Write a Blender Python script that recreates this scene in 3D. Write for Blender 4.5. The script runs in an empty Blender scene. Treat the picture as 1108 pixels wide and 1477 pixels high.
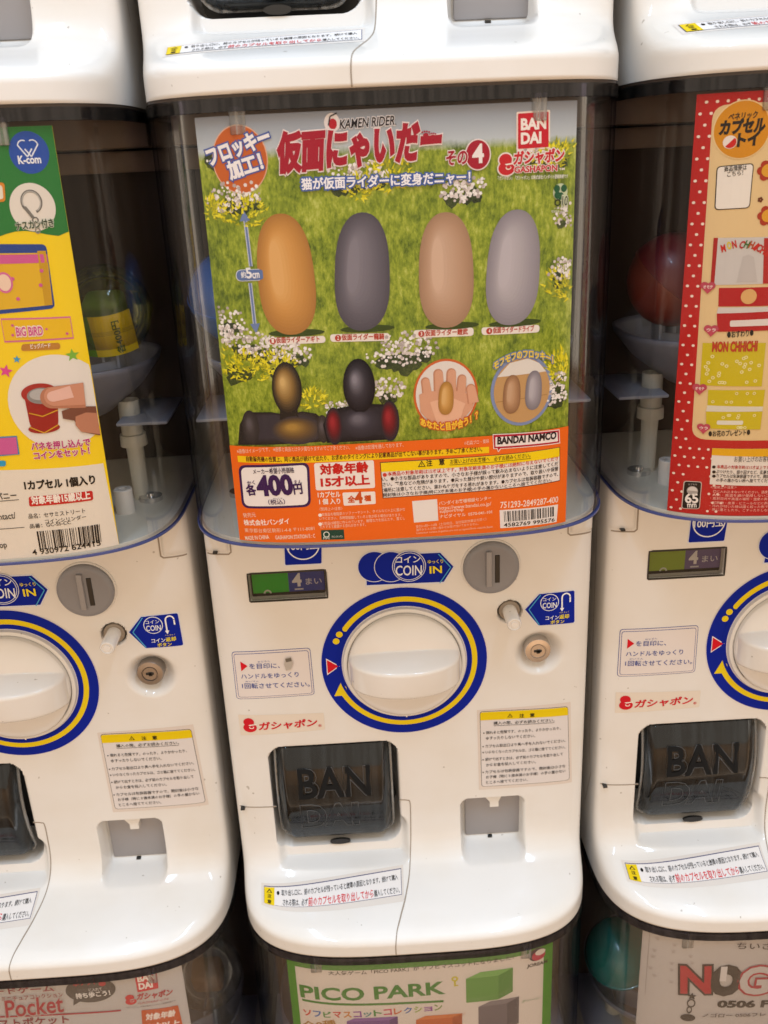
import bpy, bmesh, math, random
import numpy as np
from mathutils import Matrix, Vector
random.seed(7)
scene = bpy.context.scene
COL = scene.collection

# ---------------------------------------------------------------- camera
cam_data = bpy.data.cameras.new('camera')
cam_data.sensor_fit = 'VERTICAL'; cam_data.sensor_height = 36.0; cam_data.sensor_width = 27.0
cam_data.lens = 32.641; cam_data.clip_start = 0.02; cam_data.clip_end = 60
cam_data.dof.use_dof = True; cam_data.dof.focus_distance = 0.635; cam_data.dof.aperture_fstop = 11.0
cam = bpy.data.objects.new('camera', cam_data); COL.objects.link(cam)
rv = Vector((0.99826277, -0.03975591, -0.04348455)); uv = Vector((0.05493512, 0.3612627, 0.93084445)); fv = Vector((0.02129722, 0.93161619, -0.3628191))
cam.matrix_world = Matrix(((rv.x, uv.x, -fv.x, -0.0252), (rv.y, uv.y, -fv.y, -0.62693), (rv.z, uv.z, -fv.z, 1.2623), (0, 0, 0, 1)))
scene.camera = cam

# ---------------------------------------------------------------- world and lamps
world = bpy.data.worlds.new('World'); scene.world = world; world.use_nodes = True
bg = world.node_tree.nodes['Background']
bg.inputs[0].default_value = (0.95, 0.79, 0.62, 1); bg.inputs[1].default_value = 1.08
scene.view_settings.view_transform = 'Standard'; scene.view_settings.look = 'None'
scene.view_settings.gamma = 1.0; scene.view_settings.exposure = 0.17
scene.render.engine = 'CYCLES'
scene.cycles.transparent_max_bounces = 32; scene.cycles.max_bounces = 10
scene.cycles.sample_clamp_indirect = 6.0

def ceiling_lamp(x, y, z, sx, sy, power, col, tilt=0.0):
    d = bpy.data.lights.new('ceiling_lamp', 'AREA'); d.shape = 'RECTANGLE'; d.size = sx; d.size_y = sy
    d.energy = power; d.color = col
    o = bpy.data.objects.new('ceiling_lamp', d); COL.objects.link(o); o.location = (x, y, z)
    o.rotation_euler = (tilt, 0, 0)
    return o
ceiling_lamp(-0.50, -0.70, 2.75, 0.05, 1.3, 15, (0.62, 0.90, 1.22), -0.15)
ceiling_lamp(0.55, -0.70, 2.75, 0.05, 1.3, 15, (0.62, 0.90, 1.22), -0.15)
for lx_ in (-1.3, 0.1, 1.5):
    ceiling_lamp(lx_, -2.9, 2.6, 0.9, 0.10, 150, (1.0, 0.93, 0.80), -0.75)

# ---------------------------------------------------------------- colours and materials
def lin(c):
    c = c / 255.0
    return c / 12.92 if c <= 0.04045 else ((c + 0.055) / 1.055) ** 2.4
def rgb(h):
    return (lin(int(h[0:2], 16)), lin(int(h[2:4], 16)), lin(int(h[4:6], 16)), 1)
def pmat(name, col, rough=0.5, spec=0.5, metal=0.0, coat=0.0, bump=None, vary=0.0, trans=0.0):
    m = bpy.data.materials.new(name); m.use_nodes = True
    n = m.node_tree.nodes; l = m.node_tree.links; b = n['Principled BSDF']
    b.inputs['Base Color'].default_value = col if len(col) == 4 else (*col, 1)
    b.inputs['Roughness'].default_value = rough; b.inputs['Metallic'].default_value = metal
    b.inputs['Specular IOR Level'].default_value = spec; b.inputs['Coat Weight'].default_value = coat
    b.inputs['Coat Roughness'].default_value = 0.06
    tc = n.new('ShaderNodeTexCoord')
    if bump:
        t = n.new('ShaderNodeTexNoise'); t.inputs['Scale'].default_value = bump[0]; t.inputs['Detail'].default_value = 3
        l.new(tc.outputs['Object'], t.inputs['Vector'])
        bp = n.new('ShaderNodeBump'); bp.inputs['Strength'].default_value = bump[1]; bp.inputs['Distance'].default_value = 0.001
        l.new(t.outputs[0], bp.inputs['Height']); l.new(bp.outputs[0], b.inputs['Normal'])
    if vary > 0:
        t = n.new('ShaderNodeTexNoise'); t.inputs['Scale'].default_value = 14; t.inputs['Detail'].default_value = 6
        l.new(tc.outputs['Object'], t.inputs['Vector'])
        r = n.new('ShaderNodeMapRange'); r.inputs[1].default_value = 0.35; r.inputs[2].default_value = 0.7
        r.inputs[3].default_value = max(rough - vary, 0.02); r.inputs[4].default_value = rough + vary
        l.new(t.outputs[0], r.inputs[0]); l.new(r.outputs[0], b.inputs['Roughness'])
        mx = n.new('ShaderNodeMix'); mx.data_type = 'RGBA'; mx.blend_type = 'MULTIPLY'
        mx.inputs[6].default_value = b.inputs['Base Color'].default_value
        mx.inputs[7].default_value = (0.93, 0.9, 0.85, 1)
        r2 = n.new('ShaderNodeMapRange'); r2.inputs[1].default_value = 0.45; r2.inputs[2].default_value = 0.8
        l.new(t.outputs[0], r2.inputs[0]); l.new(r2.outputs[0], mx.inputs[0])
        sp = n.new('ShaderNodeTexNoise'); sp.inputs['Scale'].default_value = 230; sp.inputs['Detail'].default_value = 1   # rare small specks of dirt
        oi = n.new('ShaderNodeObjectInfo'); ad = n.new('ShaderNodeVectorMath'); ad.operation = 'ADD'
        l.new(tc.outputs['Object'], ad.inputs[0]); l.new(oi.outputs['Location'], ad.inputs[1]); l.new(ad.outputs[0], sp.inputs['Vector']); l.new(ad.outputs[0], t.inputs['Vector'])
        r3 = n.new('ShaderNodeMapRange'); r3.inputs[1].default_value = 0.775; r3.inputs[2].default_value = 0.80; r3.inputs[4].default_value = 0.55
        m3 = n.new('ShaderNodeMix'); m3.data_type = 'RGBA'; m3.inputs[7].default_value = (0.25, 0.2, 0.15, 1)
        l.new(sp.outputs[0], r3.inputs[0]); l.new(r3.outputs[0], m3.inputs[0]); l.new(mx.outputs[2], m3.inputs[6]); l.new(m3.outputs[2], b.inputs['Base Color'])
    return m

M = {}
M['white_plastic'] = pmat('white_plastic', (0.75, 0.735, 0.71), 0.38, 0.35, coat=0.55, vary=0.06, bump=(35, 0.05))
M['cream_plastic'] = pmat('cream_plastic', (0.66, 0.65, 0.57), 0.4, vary=0.08)
M['knob_plastic'] = pmat('knob_plastic', (0.77, 0.75, 0.725), 0.22, 0.5, coat=0.4, vary=0.07)
M['grey_plastic'] = pmat('grey_plastic', (0.24, 0.24, 0.26), 0.42, bump=(900, 0.12))
M['mid_grey_plastic'] = pmat('mid_grey_plastic', (0.30, 0.29, 0.30), 0.38)
M['black_plastic'] = pmat('black_plastic', (0.012, 0.012, 0.012), 0.3)
M['seam_dark'] = pmat('seam_dark', (0.30, 0.25, 0.20), 0.6)
M['dark_inner'] = pmat('dark_inner', (0.055, 0.034, 0.023), 0.35, bump=(30, 0.3))
M['beige_inner'] = pmat('beige_inner', (0.26, 0.19, 0.14), 0.45)
M['steel'] = pmat('steel', (0.62, 0.60, 0.59), 0.22, metal=1.0)
M['dark_steel'] = pmat('dark_steel', (0.35, 0.33, 0.32), 0.3, metal=1.0)
M['wood_floor'] = pmat('wood_floor', (0.28, 0.16, 0.08), 0.4, bump=(40, 0.2))
M['dark_wall'] = pmat('dark_wall', (0.05, 0.032, 0.022), 0.6)
M['blue_display'] = pmat('blue_display', rgb('1438A0'), 0.35)
M['green_display'] = pmat('green_display', rgb('12B02C'), 0.35)
M['lime_display'] = pmat('lime_display', rgb('8FAE3C'), 0.35)
M['violet_display'] = pmat('violet_display', rgb('6A6096'), 0.35)
M['rim_blue'] = pmat('rim_blue', (0.05, 0.07, 0.22), 0.3)
M['line_grey'] = pmat('line_grey', (0.085, 0.09, 0.095), 0.3)

def clear_mat(name, tint, dark, gloss=0.9, streak=0.25, rough=0.06, power=2.2, haze=0.02, hcol=(0.75, 0.68, 0.62, 1)):
    """thin clear plastic: see-through face on, tinted and darker at grazing angles, reflecting by Fresnel"""
    m = bpy.data.materials.new(name); m.use_nodes = True
    n = m.node_tree.nodes; l = m.node_tree.links; n.clear()
    out = n.new('ShaderNodeOutputMaterial')
    tr = n.new('ShaderNodeBsdfTransparent'); gl = n.new('ShaderNodeBsdfGlossy'); gl.inputs['Roughness'].default_value = rough
    lw = n.new('ShaderNodeLayerWeight'); lw.inputs['Blend'].default_value = 0.5
    pw = n.new('ShaderNodeMath'); pw.operation = 'POWER'; pw.inputs[1].default_value = power
    l.new(lw.outputs['Facing'], pw.inputs[0])
    mc = n.new('ShaderNodeMix'); mc.data_type = 'RGBA'; mc.inputs[6].default_value = tint; mc.inputs[7].default_value = dark
    l.new(pw.outputs[0], mc.inputs[0]); l.new(mc.outputs[2], tr.inputs['Color'])
    fr = n.new('ShaderNodeFresnel'); fr.inputs['IOR'].default_value = 1.45
    mm = n.new('ShaderNodeMath'); mm.operation = 'MULTIPLY'; mm.inputs[1].default_value = gloss
    l.new(fr.outputs[0], mm.inputs[0])
    tc = n.new('ShaderNodeTexCoord'); mp = n.new('ShaderNodeMapping'); mp.inputs['Scale'].default_value = (330, 60, 3)
    ns = n.new('ShaderNodeTexNoise'); ns.inputs['Scale'].default_value = 1.0; ns.inputs['Detail'].default_value = 3
    l.new(tc.outputs['Object'], mp.inputs[0]); l.new(mp.outputs[0], ns.inputs['Vector'])
    bp = n.new('ShaderNodeBump'); bp.inputs['Strength'].default_value = streak; bp.inputs['Distance'].default_value = 0.0006
    l.new(ns.outputs[0], bp.inputs['Height']); l.new(bp.outputs[0], gl.inputs['Normal'])
    df = n.new('ShaderNodeBsdfDiffuse'); df.inputs['Color'].default_value = hcol
    hz = n.new('ShaderNodeMixShader')
    hs = n.new('ShaderNodeMapRange'); hs.inputs[1].default_value = 0.35; hs.inputs[2].default_value = 0.75
    hs.inputs[3].default_value = haze * 0.2; hs.inputs[4].default_value = haze * 2
    l.new(ns.outputs[0], hs.inputs[0]); l.new(hs.outputs[0], hz.inputs[0]); l.new(tr.outputs[0], hz.inputs[1]); l.new(df.outputs[0], hz.inputs[2])
    mx = n.new('ShaderNodeMixShader'); l.new(mm.outputs[0], mx.inputs[0]); l.new(hz.outputs[0], mx.inputs[1]); l.new(gl.outputs[0], mx.inputs[2])
    l.new(mx.outputs[0], out.inputs[0])
    return m
M['window_clear'] = clear_mat('window_clear', (0.99, 0.99, 0.99, 1), (0.10, 0.09, 0.30, 1), haze=0.002, power=6.0, gloss=0.26)
M['window_band'] = clear_mat('window_band', (0.32, 0.31, 0.38, 1), (0.04, 0.04, 0.11, 1), haze=0.02, power=3.0)
M['door_smoke'] = clear_mat('door_smoke', (0.42, 0.45, 0.48, 1), (0.14, 0.17, 0.20, 1), gloss=1.1, streak=0.0, rough=0.05, haze=0.035, hcol=(0.25, 0.30, 0.33, 1))
M['door_edge'] = clear_mat('door_edge', (0.85, 0.86, 0.86, 1), (0.45, 0.46, 0.47, 1), gloss=1.3, streak=0.0, haze=0.25, hcol=(0.7, 0.7, 0.68, 1))
M['hopper_plastic'] = pmat('hopper_plastic', (0.16, 0.17, 0.22), 0.4)

def ink(h):
    k = 'ink_' + h
    if k not in M:
        M[k] = pmat(k, rgb(h), 0.5, 0.10)
    return M[k]

def photo_mat(name, cols, scale, stretch=(1, 1, 1), rough=0.38, sky=None, s2=60.0):
    m = bpy.data.materials.new(name); m.use_nodes = True
    n = m.node_tree.nodes; l = m.node_tree.links; b = n['Principled BSDF']; b.inputs['Roughness'].default_value = rough; b.inputs['Specular IOR Level'].default_value = 0.2
    tc = n.new('ShaderNodeTexCoord'); mp = n.new('ShaderNodeMapping'); mp.inputs['Scale'].default_value = stretch
    l.new(tc.outputs['Object'], mp.inputs[0])
    a = n.new('ShaderNodeTexNoise'); a.inputs['Scale'].default_value = scale; a.inputs['Detail'].default_value = 5; a.inputs['Roughness'].default_value = 0.75
    c = n.new('ShaderNodeTexNoise'); c.inputs['Scale'].default_value = s2; c.inputs['Detail'].default_value = 3
    l.new(mp.outputs[0], a.inputs['Vector']); l.new(tc.outputs['Object'], c.inputs['Vector'])
    ad = n.new('ShaderNodeMix'); ad.data_type = 'FLOAT'; ad.inputs[0].default_value = 0.36
    l.new(a.outputs[0], ad.inputs[2]); l.new(c.outputs[0], ad.inputs[3])
    cr = n.new('ShaderNodeValToRGB'); e = cr.color_ramp.elements
    e[0].position = 0.36; e[0].color = rgb(cols[0]); e[1].position = 0.64; e[1].color = rgb(cols[-1])
    for i, h in enumerate(cols[1:-1]):
        x = e.new(0.36 + 0.28 * (i + 1) / (len(cols) - 1)); x.color = rgb(h)
    l.new(ad.outputs[0], cr.inputs[0])
    last = cr.outputs[0]
    if sky:   # printed sky above the printed grass: (z0, z1, low colour, high colour, z2)
        sp = n.new('ShaderNodeSeparateXYZ'); l.new(tc.outputs['Object'], sp.inputs[0])
        z = n.new('ShaderNodeMath'); z.operation = 'MULTIPLY_ADD'; z.inputs[1].default_value = 0.006
        l.new(a.outputs[0], z.inputs[0]); l.new(sp.outputs[2], z.inputs[2])
        r1 = n.new('ShaderNodeMapRange'); r1.inputs[1].default_value = sky[0] + .003; r1.inputs[2].default_value = sky[1] + .003
        l.new(z.outputs[0], r1.inputs[0])
        r2 = n.new('ShaderNodeMapRange'); r2.inputs[1].default_value = sky[1]; r2.inputs[2].default_value = sky[4]
        l.new(sp.outputs[2], r2.inputs[0])
        sc = n.new('ShaderNodeMix'); sc.data_type = 'RGBA'; sc.inputs[6].default_value = rgb(sky[2]); sc.inputs[7].default_value = rgb(sky[3])
        l.new(r2.outputs[0], sc.inputs[0])
        mx = n.new('ShaderNodeMix'); mx.data_type = 'RGBA'; l.new(r1.outputs[0], mx.inputs[0]); l.new(last, mx.inputs[6]); l.new(sc.outputs[2], mx.inputs[7])
        last = mx.outputs[2]
    l.new(last, b.inputs['Base Color'])
    return m
M['printed_meadow'] = photo_mat('printed_meadow', ['4C620C', '6E821A', '8A9C26', 'A4B038', 'C0C864'], 430, (1, 1, 0.45), sky=(0.5885, 0.5935, 'BCC6CC', '8890A0', 0.612))
M['printed_shrub'] = photo_mat('printed_shrub', ['1C2610', '33421A', '55602C'], 700)

# ---------------------------------------------------------------- object helpers
def link(name, me, parent=None, loc=None):
    o = bpy.data.objects.new(name, me); COL.objects.link(o)
    if parent is not None: o.parent = parent
    if loc is not None: o.location = loc
    return o
def empty(name, loc, label=None, cat=None, group=None):
    o = bpy.data.objects.new(name, None); COL.objects.link(o); o.location = loc; o.empty_display_size = 0.05
    if label: o['label'] = label
    if cat: o['category'] = cat
    if group: o['group'] = group
    return o
def mesh(name, verts, faces, mats, smooth=True, idx=None):
    me = bpy.data.meshes.new(name); me.from_pydata([tuple(map(float, v)) for v in verts], [], faces)
    for m in (mats if isinstance(mats, (list, tuple)) else [mats]): me.materials.append(m)
    if idx is not None: me.polygons.foreach_set('material_index', idx)
    if smooth: me.polygons.foreach_set('use_smooth', [True] * len(me.polygons))
    me.update(); return me
def from_bm(name, bm, mat, smooth=True, sharp=None):
    bmesh.ops.recalc_face_normals(bm, faces=bm.faces[:])
    me = bpy.data.meshes.new(name); bm.to_mesh(me); bm.free()
    for m in (mat if isinstance(mat, (list, tuple)) else [mat]): me.materials.append(m)
    if smooth:
        me.polygons.foreach_set('use_smooth', [True] * len(me.polygons))
        me.set_sharp_from_angle(angle=math.radians(sharp or 38))
    return me
def bevel_box(x0, x1, y0, y1, z0, z1, r=0.002, seg=3, bm=None):
    own = bm is None
    if own: bm = bmesh.new()
    g = bmesh.ops.create_cube(bm, size=1.0)
    for v in g['verts']:
        v.co = Vector(((x0 + x1) / 2 + v.co.x * (x1 - x0), (y0 + y1) / 2 + v.co.y * (y1 - y0), (z0 + z1) / 2 + v.co.z * (z1 - z0)))
    if r > 0:
        es = list({e for v in g['verts'] for e in v.link_edges})
        bmesh.ops.bevel(bm, geom=es, offset=r, segments=seg, profile=0.5, affect='EDGES')
    return bm
def lathe(profile, seg=48, axis='Y', centre=(0, 0, 0), bm=None, cap=True):
    """profile: (radius, height) pairs, turned round an axis"""
    bm = bm or bmesh.new(); rings = []
    for r, h in profile:
        ring = []
        for i in range(seg):
            t = 2 * math.pi * i / seg; a, b = r * math.cos(t), r * math.sin(t)
            p = (a, h, b) if axis == 'Y' else ((a, b, h) if axis == 'Z' else (h, a, b))
            ring.append(bm.verts.new((p[0] + centre[0], p[1] + centre[1], p[2] + centre[2])))
        rings.append(ring)
    for k in range(len(rings) - 1):
        for i in range(seg):
            j = (i + 1) % seg
            bm.faces.new((rings[k][i], rings[k][j], rings[k + 1][j], rings[k + 1][i]))
    if cap:
        bm.faces.new(rings[0]); bm.faces.new(rings[-1])
    return bm

# ---------------------------------------------------------------- the shape of a machine (local: x across, y into the shelf, z up from its foot)
A = 0.1445; TOP = 0.3506; HT = 0.6223
def drop(x, n=3.6, b=0.11):
    t = min(abs(x) / A, 1.0) ** n
    return b * (1 - max(0.0, 1 - t) ** (1 / n))
def yS(x): return -0.074 + drop(x)
def yP(x): return drop(x, 7.0, 0.022)
def yW(x): return -0.072 + drop(x, 3.7)
def yC(x): return -0.069 + drop(x)               # display card behind the window
def sstep(a, b, x):
    t = min(1.0, max(0.0, (x - a) / (b - a))); return t * t * (3 - 2 * t)
PROF = [(0.0, 0.985), (0.0015, 1.0), (0.0105, 1.0), (0.013, 0.992), (0.0153, 0.965), (0.0172, 0.915), (0.0195, 0.84), (0.0235, 0.66), (0.028, 0.44), (0.0325, 0.255), (0.037, 0.145), (0.043, 0.072), (0.050, 0.03), (0.058, 0.008), (0.066, 0.0), (1.0, 0.0)]
PZ = np.array([p[0] for p in PROF]); PS = np.array([p[1] for p in PROF])
def pchip(x):
    h = np.diff(PZ); d = np.diff(PS) / h; m = np.zeros(len(PZ))
    for i in range(1, len(PZ) - 1):
        if d[i - 1] * d[i] > 0: m[i] = 2 * d[i - 1] * d[i] / (d[i - 1] + d[i])
    i = int(np.clip(np.searchsorted(PZ, x) - 1, 0, len(h) - 1)); t = (x - PZ[i]) / h[i]
    return (2 * t**3 - 3 * t**2 + 1) * PS[i] + (t**3 - 2 * t**2 + t) * h[i] * m[i] + (-2 * t**3 + 3 * t**2) * PS[i + 1] + (t**3 - t**2) * h[i] * m[i + 1]
def base_y(x, z):
    s = pchip(z)
    return yP(x) + (yS(x) - yP(x)) * s
def rr_sdf(x, z, x0, x1, z0, z1, r):
    qx = abs(x - (x0 + x1) / 2) - (x1 - x0) / 2 + r; qz = abs(z - (z0 + z1) / 2) - (z1 - z0) / 2 + r
    return math.hypot(max(qx, 0), max(qz, 0)) + min(max(qx, qz), 0) - r
CH = (-0.1125, -0.0095, 0.0465, 0.1487, 0.013)
RP = (-0.1100, -0.0050, 0.0320, 0.075, 0.012)
CR = (0.0417, 0.0940, 0.0335, 0.0868, 0.007)
DS = (-0.1140, -0.0563, 0.2795, 0.3023, 0.003)
HOLE = (0.0812, 0.2590, 0.0088)
LOCK = (0.1045, 0.2215, 0.0190)
DIAL = (-0.0005, 0.2205)
def surf(x, z):
    y = base_y(x, z)
    if z < 0.16:
        d = rr_sdf(x, z, *RP)
        if d < 0.006:
            # tray floor rising gently to the back of the capsule opening
            t = (z - 0.0325)
            yt = -0.027 + 5.2 * t if t < 0.0058 else 0.00316 + 0.25 * (t - 0.0058)
            m = 1 - sstep(-0.0035, 0.0030, d)
            if yt > y: y = y + (yt - y) * m
        d = rr_sdf(x, z, *CH)
        if d < 0.002: y = y + (max(0.052, y) - y) * (1 - sstep(-0.0016, 0.0009, d))
        d = rr_sdf(x, z, *CR)
        if d < 0.002:
            t = z - 0.0335
            yt = 0.0150 if t > 0.010 else -0.008 + 0.023 * math.sqrt(max(0, 1 - ((0.010 - max(t, 0)) / 0.010) ** 2))
            y = y + (max(yt, y) - y) * (1 - sstep(-0.0028, 0.0010, d))
    else:
        d = rr_sdf(x, z, *DS)
        if d < 0.002: y += 0.0075 * (1 - sstep(-0.0012, 0.0006, d))
        d = math.hypot(x - HOLE[0], z - HOLE[1]) - HOLE[2]
        if d < 0.002: y += 0.02 * (1 - sstep(-0.0016, 0.0008, d))
        r = math.hypot(x - LOCK[0], (z - LOCK[1]) * 1.02)
        if r < 0.021: y += 0.0105 * (1 - sstep(0.0085, 0.0205, r))
        r = math.hypot(x - DIAL[0], z - DIAL[1])
        if 0.038 < r < 0.048: y += 0.002 * (1 - sstep(0.0455, 0.0475, r)) * sstep(0.039, 0.042, r)
    return y

def make_body():
    xs = list(np.arange(-0.121, 0.1211, 0.0011))
    th = [math.asin((0.1215 / A) ** 0.5)]
    k = 16; lo = math.asin((0.1225 / A) ** 1.4)
    side = [A * math.sin(lo + (math.pi / 2 - lo) * i / k) ** (1 / 1.4) for i in range(k + 1)]
    xs = [-x for x in reversed(side)] + xs + side
    zs = list(np.arange(0, 0.018, 0.0008)) + list(np.arange(0.018, 0.056, 0.00055)) + list(np.arange(0.056, 0.156, 0.0011)) + list(np.arange(0.156, 0.19, 0.004)) + list(np.arange(0.19, 0.31, 0.0011)) + list(np.arange(0.31, TOP, 0.005)) + [TOP]
    nx, nz = len(xs), len(zs); V = []; F = []
    for z in zs:
        for x in xs: V.append((x, surf(x, z), z))
    for j in range(nz - 1):
        for i in range(nx - 1):
            a = j * nx + i; F.append((a, a + 1, a + nx + 1, a + nx))
    # sides and back
    n0 = len(V)
    for j, z in enumerate(zs):
        V += [(-A, 0.12, z), (-A, 0.30, z), (A, 0.30, z), (A, 0.12, z)]
    for j in range(nz - 1):
        a = n0 + 4 * j; b = a + 4
        F += [(a, j * nx, (j + 1) * nx, b), (a + 1, a, b, b + 1), (a + 2, a + 1, b + 1, b + 2), (a + 3, a + 2, b + 2, b + 3)]
        e = j * nx + nx - 1; F.append((e, a + 3, b + 3, e + nx))
    F.append(tuple(range(nx)[::-1]) + (n0, n0 + 1, n0 + 2, n0 + 3))
    t = (nz - 1) * nx; q = n0 + 4 * (nz - 1)
    F.append(tuple(range(t, t + nx)) + (q + 3, q + 2, q + 1, q))
    me = mesh('body_shell', V, F, M['white_plastic'])
    me.set_sharp_from_angle(angle=math.radians(55))
    return me

def ribbon(pts, w, fn, proud=0.00025):
    """a thin strip following points (x, z) on a surface"""
    V = []; F = []
    P = []
    for a, b in zip(pts[:-1], pts[1:]):
        n = max(1, int(math.dist(a, b) / 0.002))
        P += [(a[0] + (b[0] - a[0]) * i / n, a[1] + (b[1] - a[1]) * i / n) for i in range(n)]
    P.append(pts[-1])
    for i, p in enumerate(P):
        a = P[max(i - 1, 0)]; b = P[min(i + 1, len(P) - 1)]
        dx, dz = b[0] - a[0], b[1] - a[1]; L = math.hypot(dx, dz) or 1
        nx, nz = -dz / L * w / 2, dx / L * w / 2
        for s in (1, -1):
            x, z = p[0] + s * nx, p[1] + s * nz
            V.append((x, fn(x, z) - proud, z)); V.append((x, fn(x, z) + 0.0006, z))
    for i in range(len(P) - 1):
        a = 4 * i; b = a + 4
        F += [(a, a + 2, b + 2, b), (a, b, b + 1, a + 1), (a + 2, a + 3, b + 3, b + 2)]
    return V, F

# ---------------------------------------------------------------- flat print (stickers, cards)
GLYPH = {}
def text_mesh(s, off, res=3, shear=0.0):
    k = (s, round(off, 4), res, shear)
    if k not in GLYPH:
        V = []; F = []
        for wire in ((False, True) if off > 0.013 else (False,)):
            c = bpy.data.curves.new('t', 'FONT'); c.body = s; c.resolution_u = res; c.shear = shear
            if wire: c.fill_mode = 'NONE'; c.bevel_depth = off; c.bevel_resolution = 0
            else: c.offset = max(off, 0) if off <= 0.013 else 0.004
            o = bpy.data.objects.new('t', c); COL.objects.link(o)
            dg = bpy.context.evaluated_depsgraph_get(); dg.update()
            me = o.evaluated_get(dg).to_mesh()
            f = [tuple(p.vertices) for p in me.polygons]; n = len(V)
            if wire:
                V += [(p.co.x, p.co.y, p.co.z / off * 0.12) for p in me.vertices]
            else:
                par = list(range(len(me.vertices)))
                def root(i):
                    while par[i] != i: par[i] = par[par[i]]; i = par[i]
                    return i
                for q in f:
                    a = root(q[0])
                    for i in q[1:]: par[root(i)] = a
                ids = {}
                for p in me.vertices:
                    e = ids.setdefault(root(p.index), len(ids)); V.append((p.co.x, p.co.y, (e % 9) * 0.008))
            F += [tuple(n + i for i in q) for q in f]
            o.evaluated_get(dg).to_mesh_clear(); bpy.data.objects.remove(o); bpy.data.curves.remove(c)
        GLYPH[k] = (V, F)
    return GLYPH[k]

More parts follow.
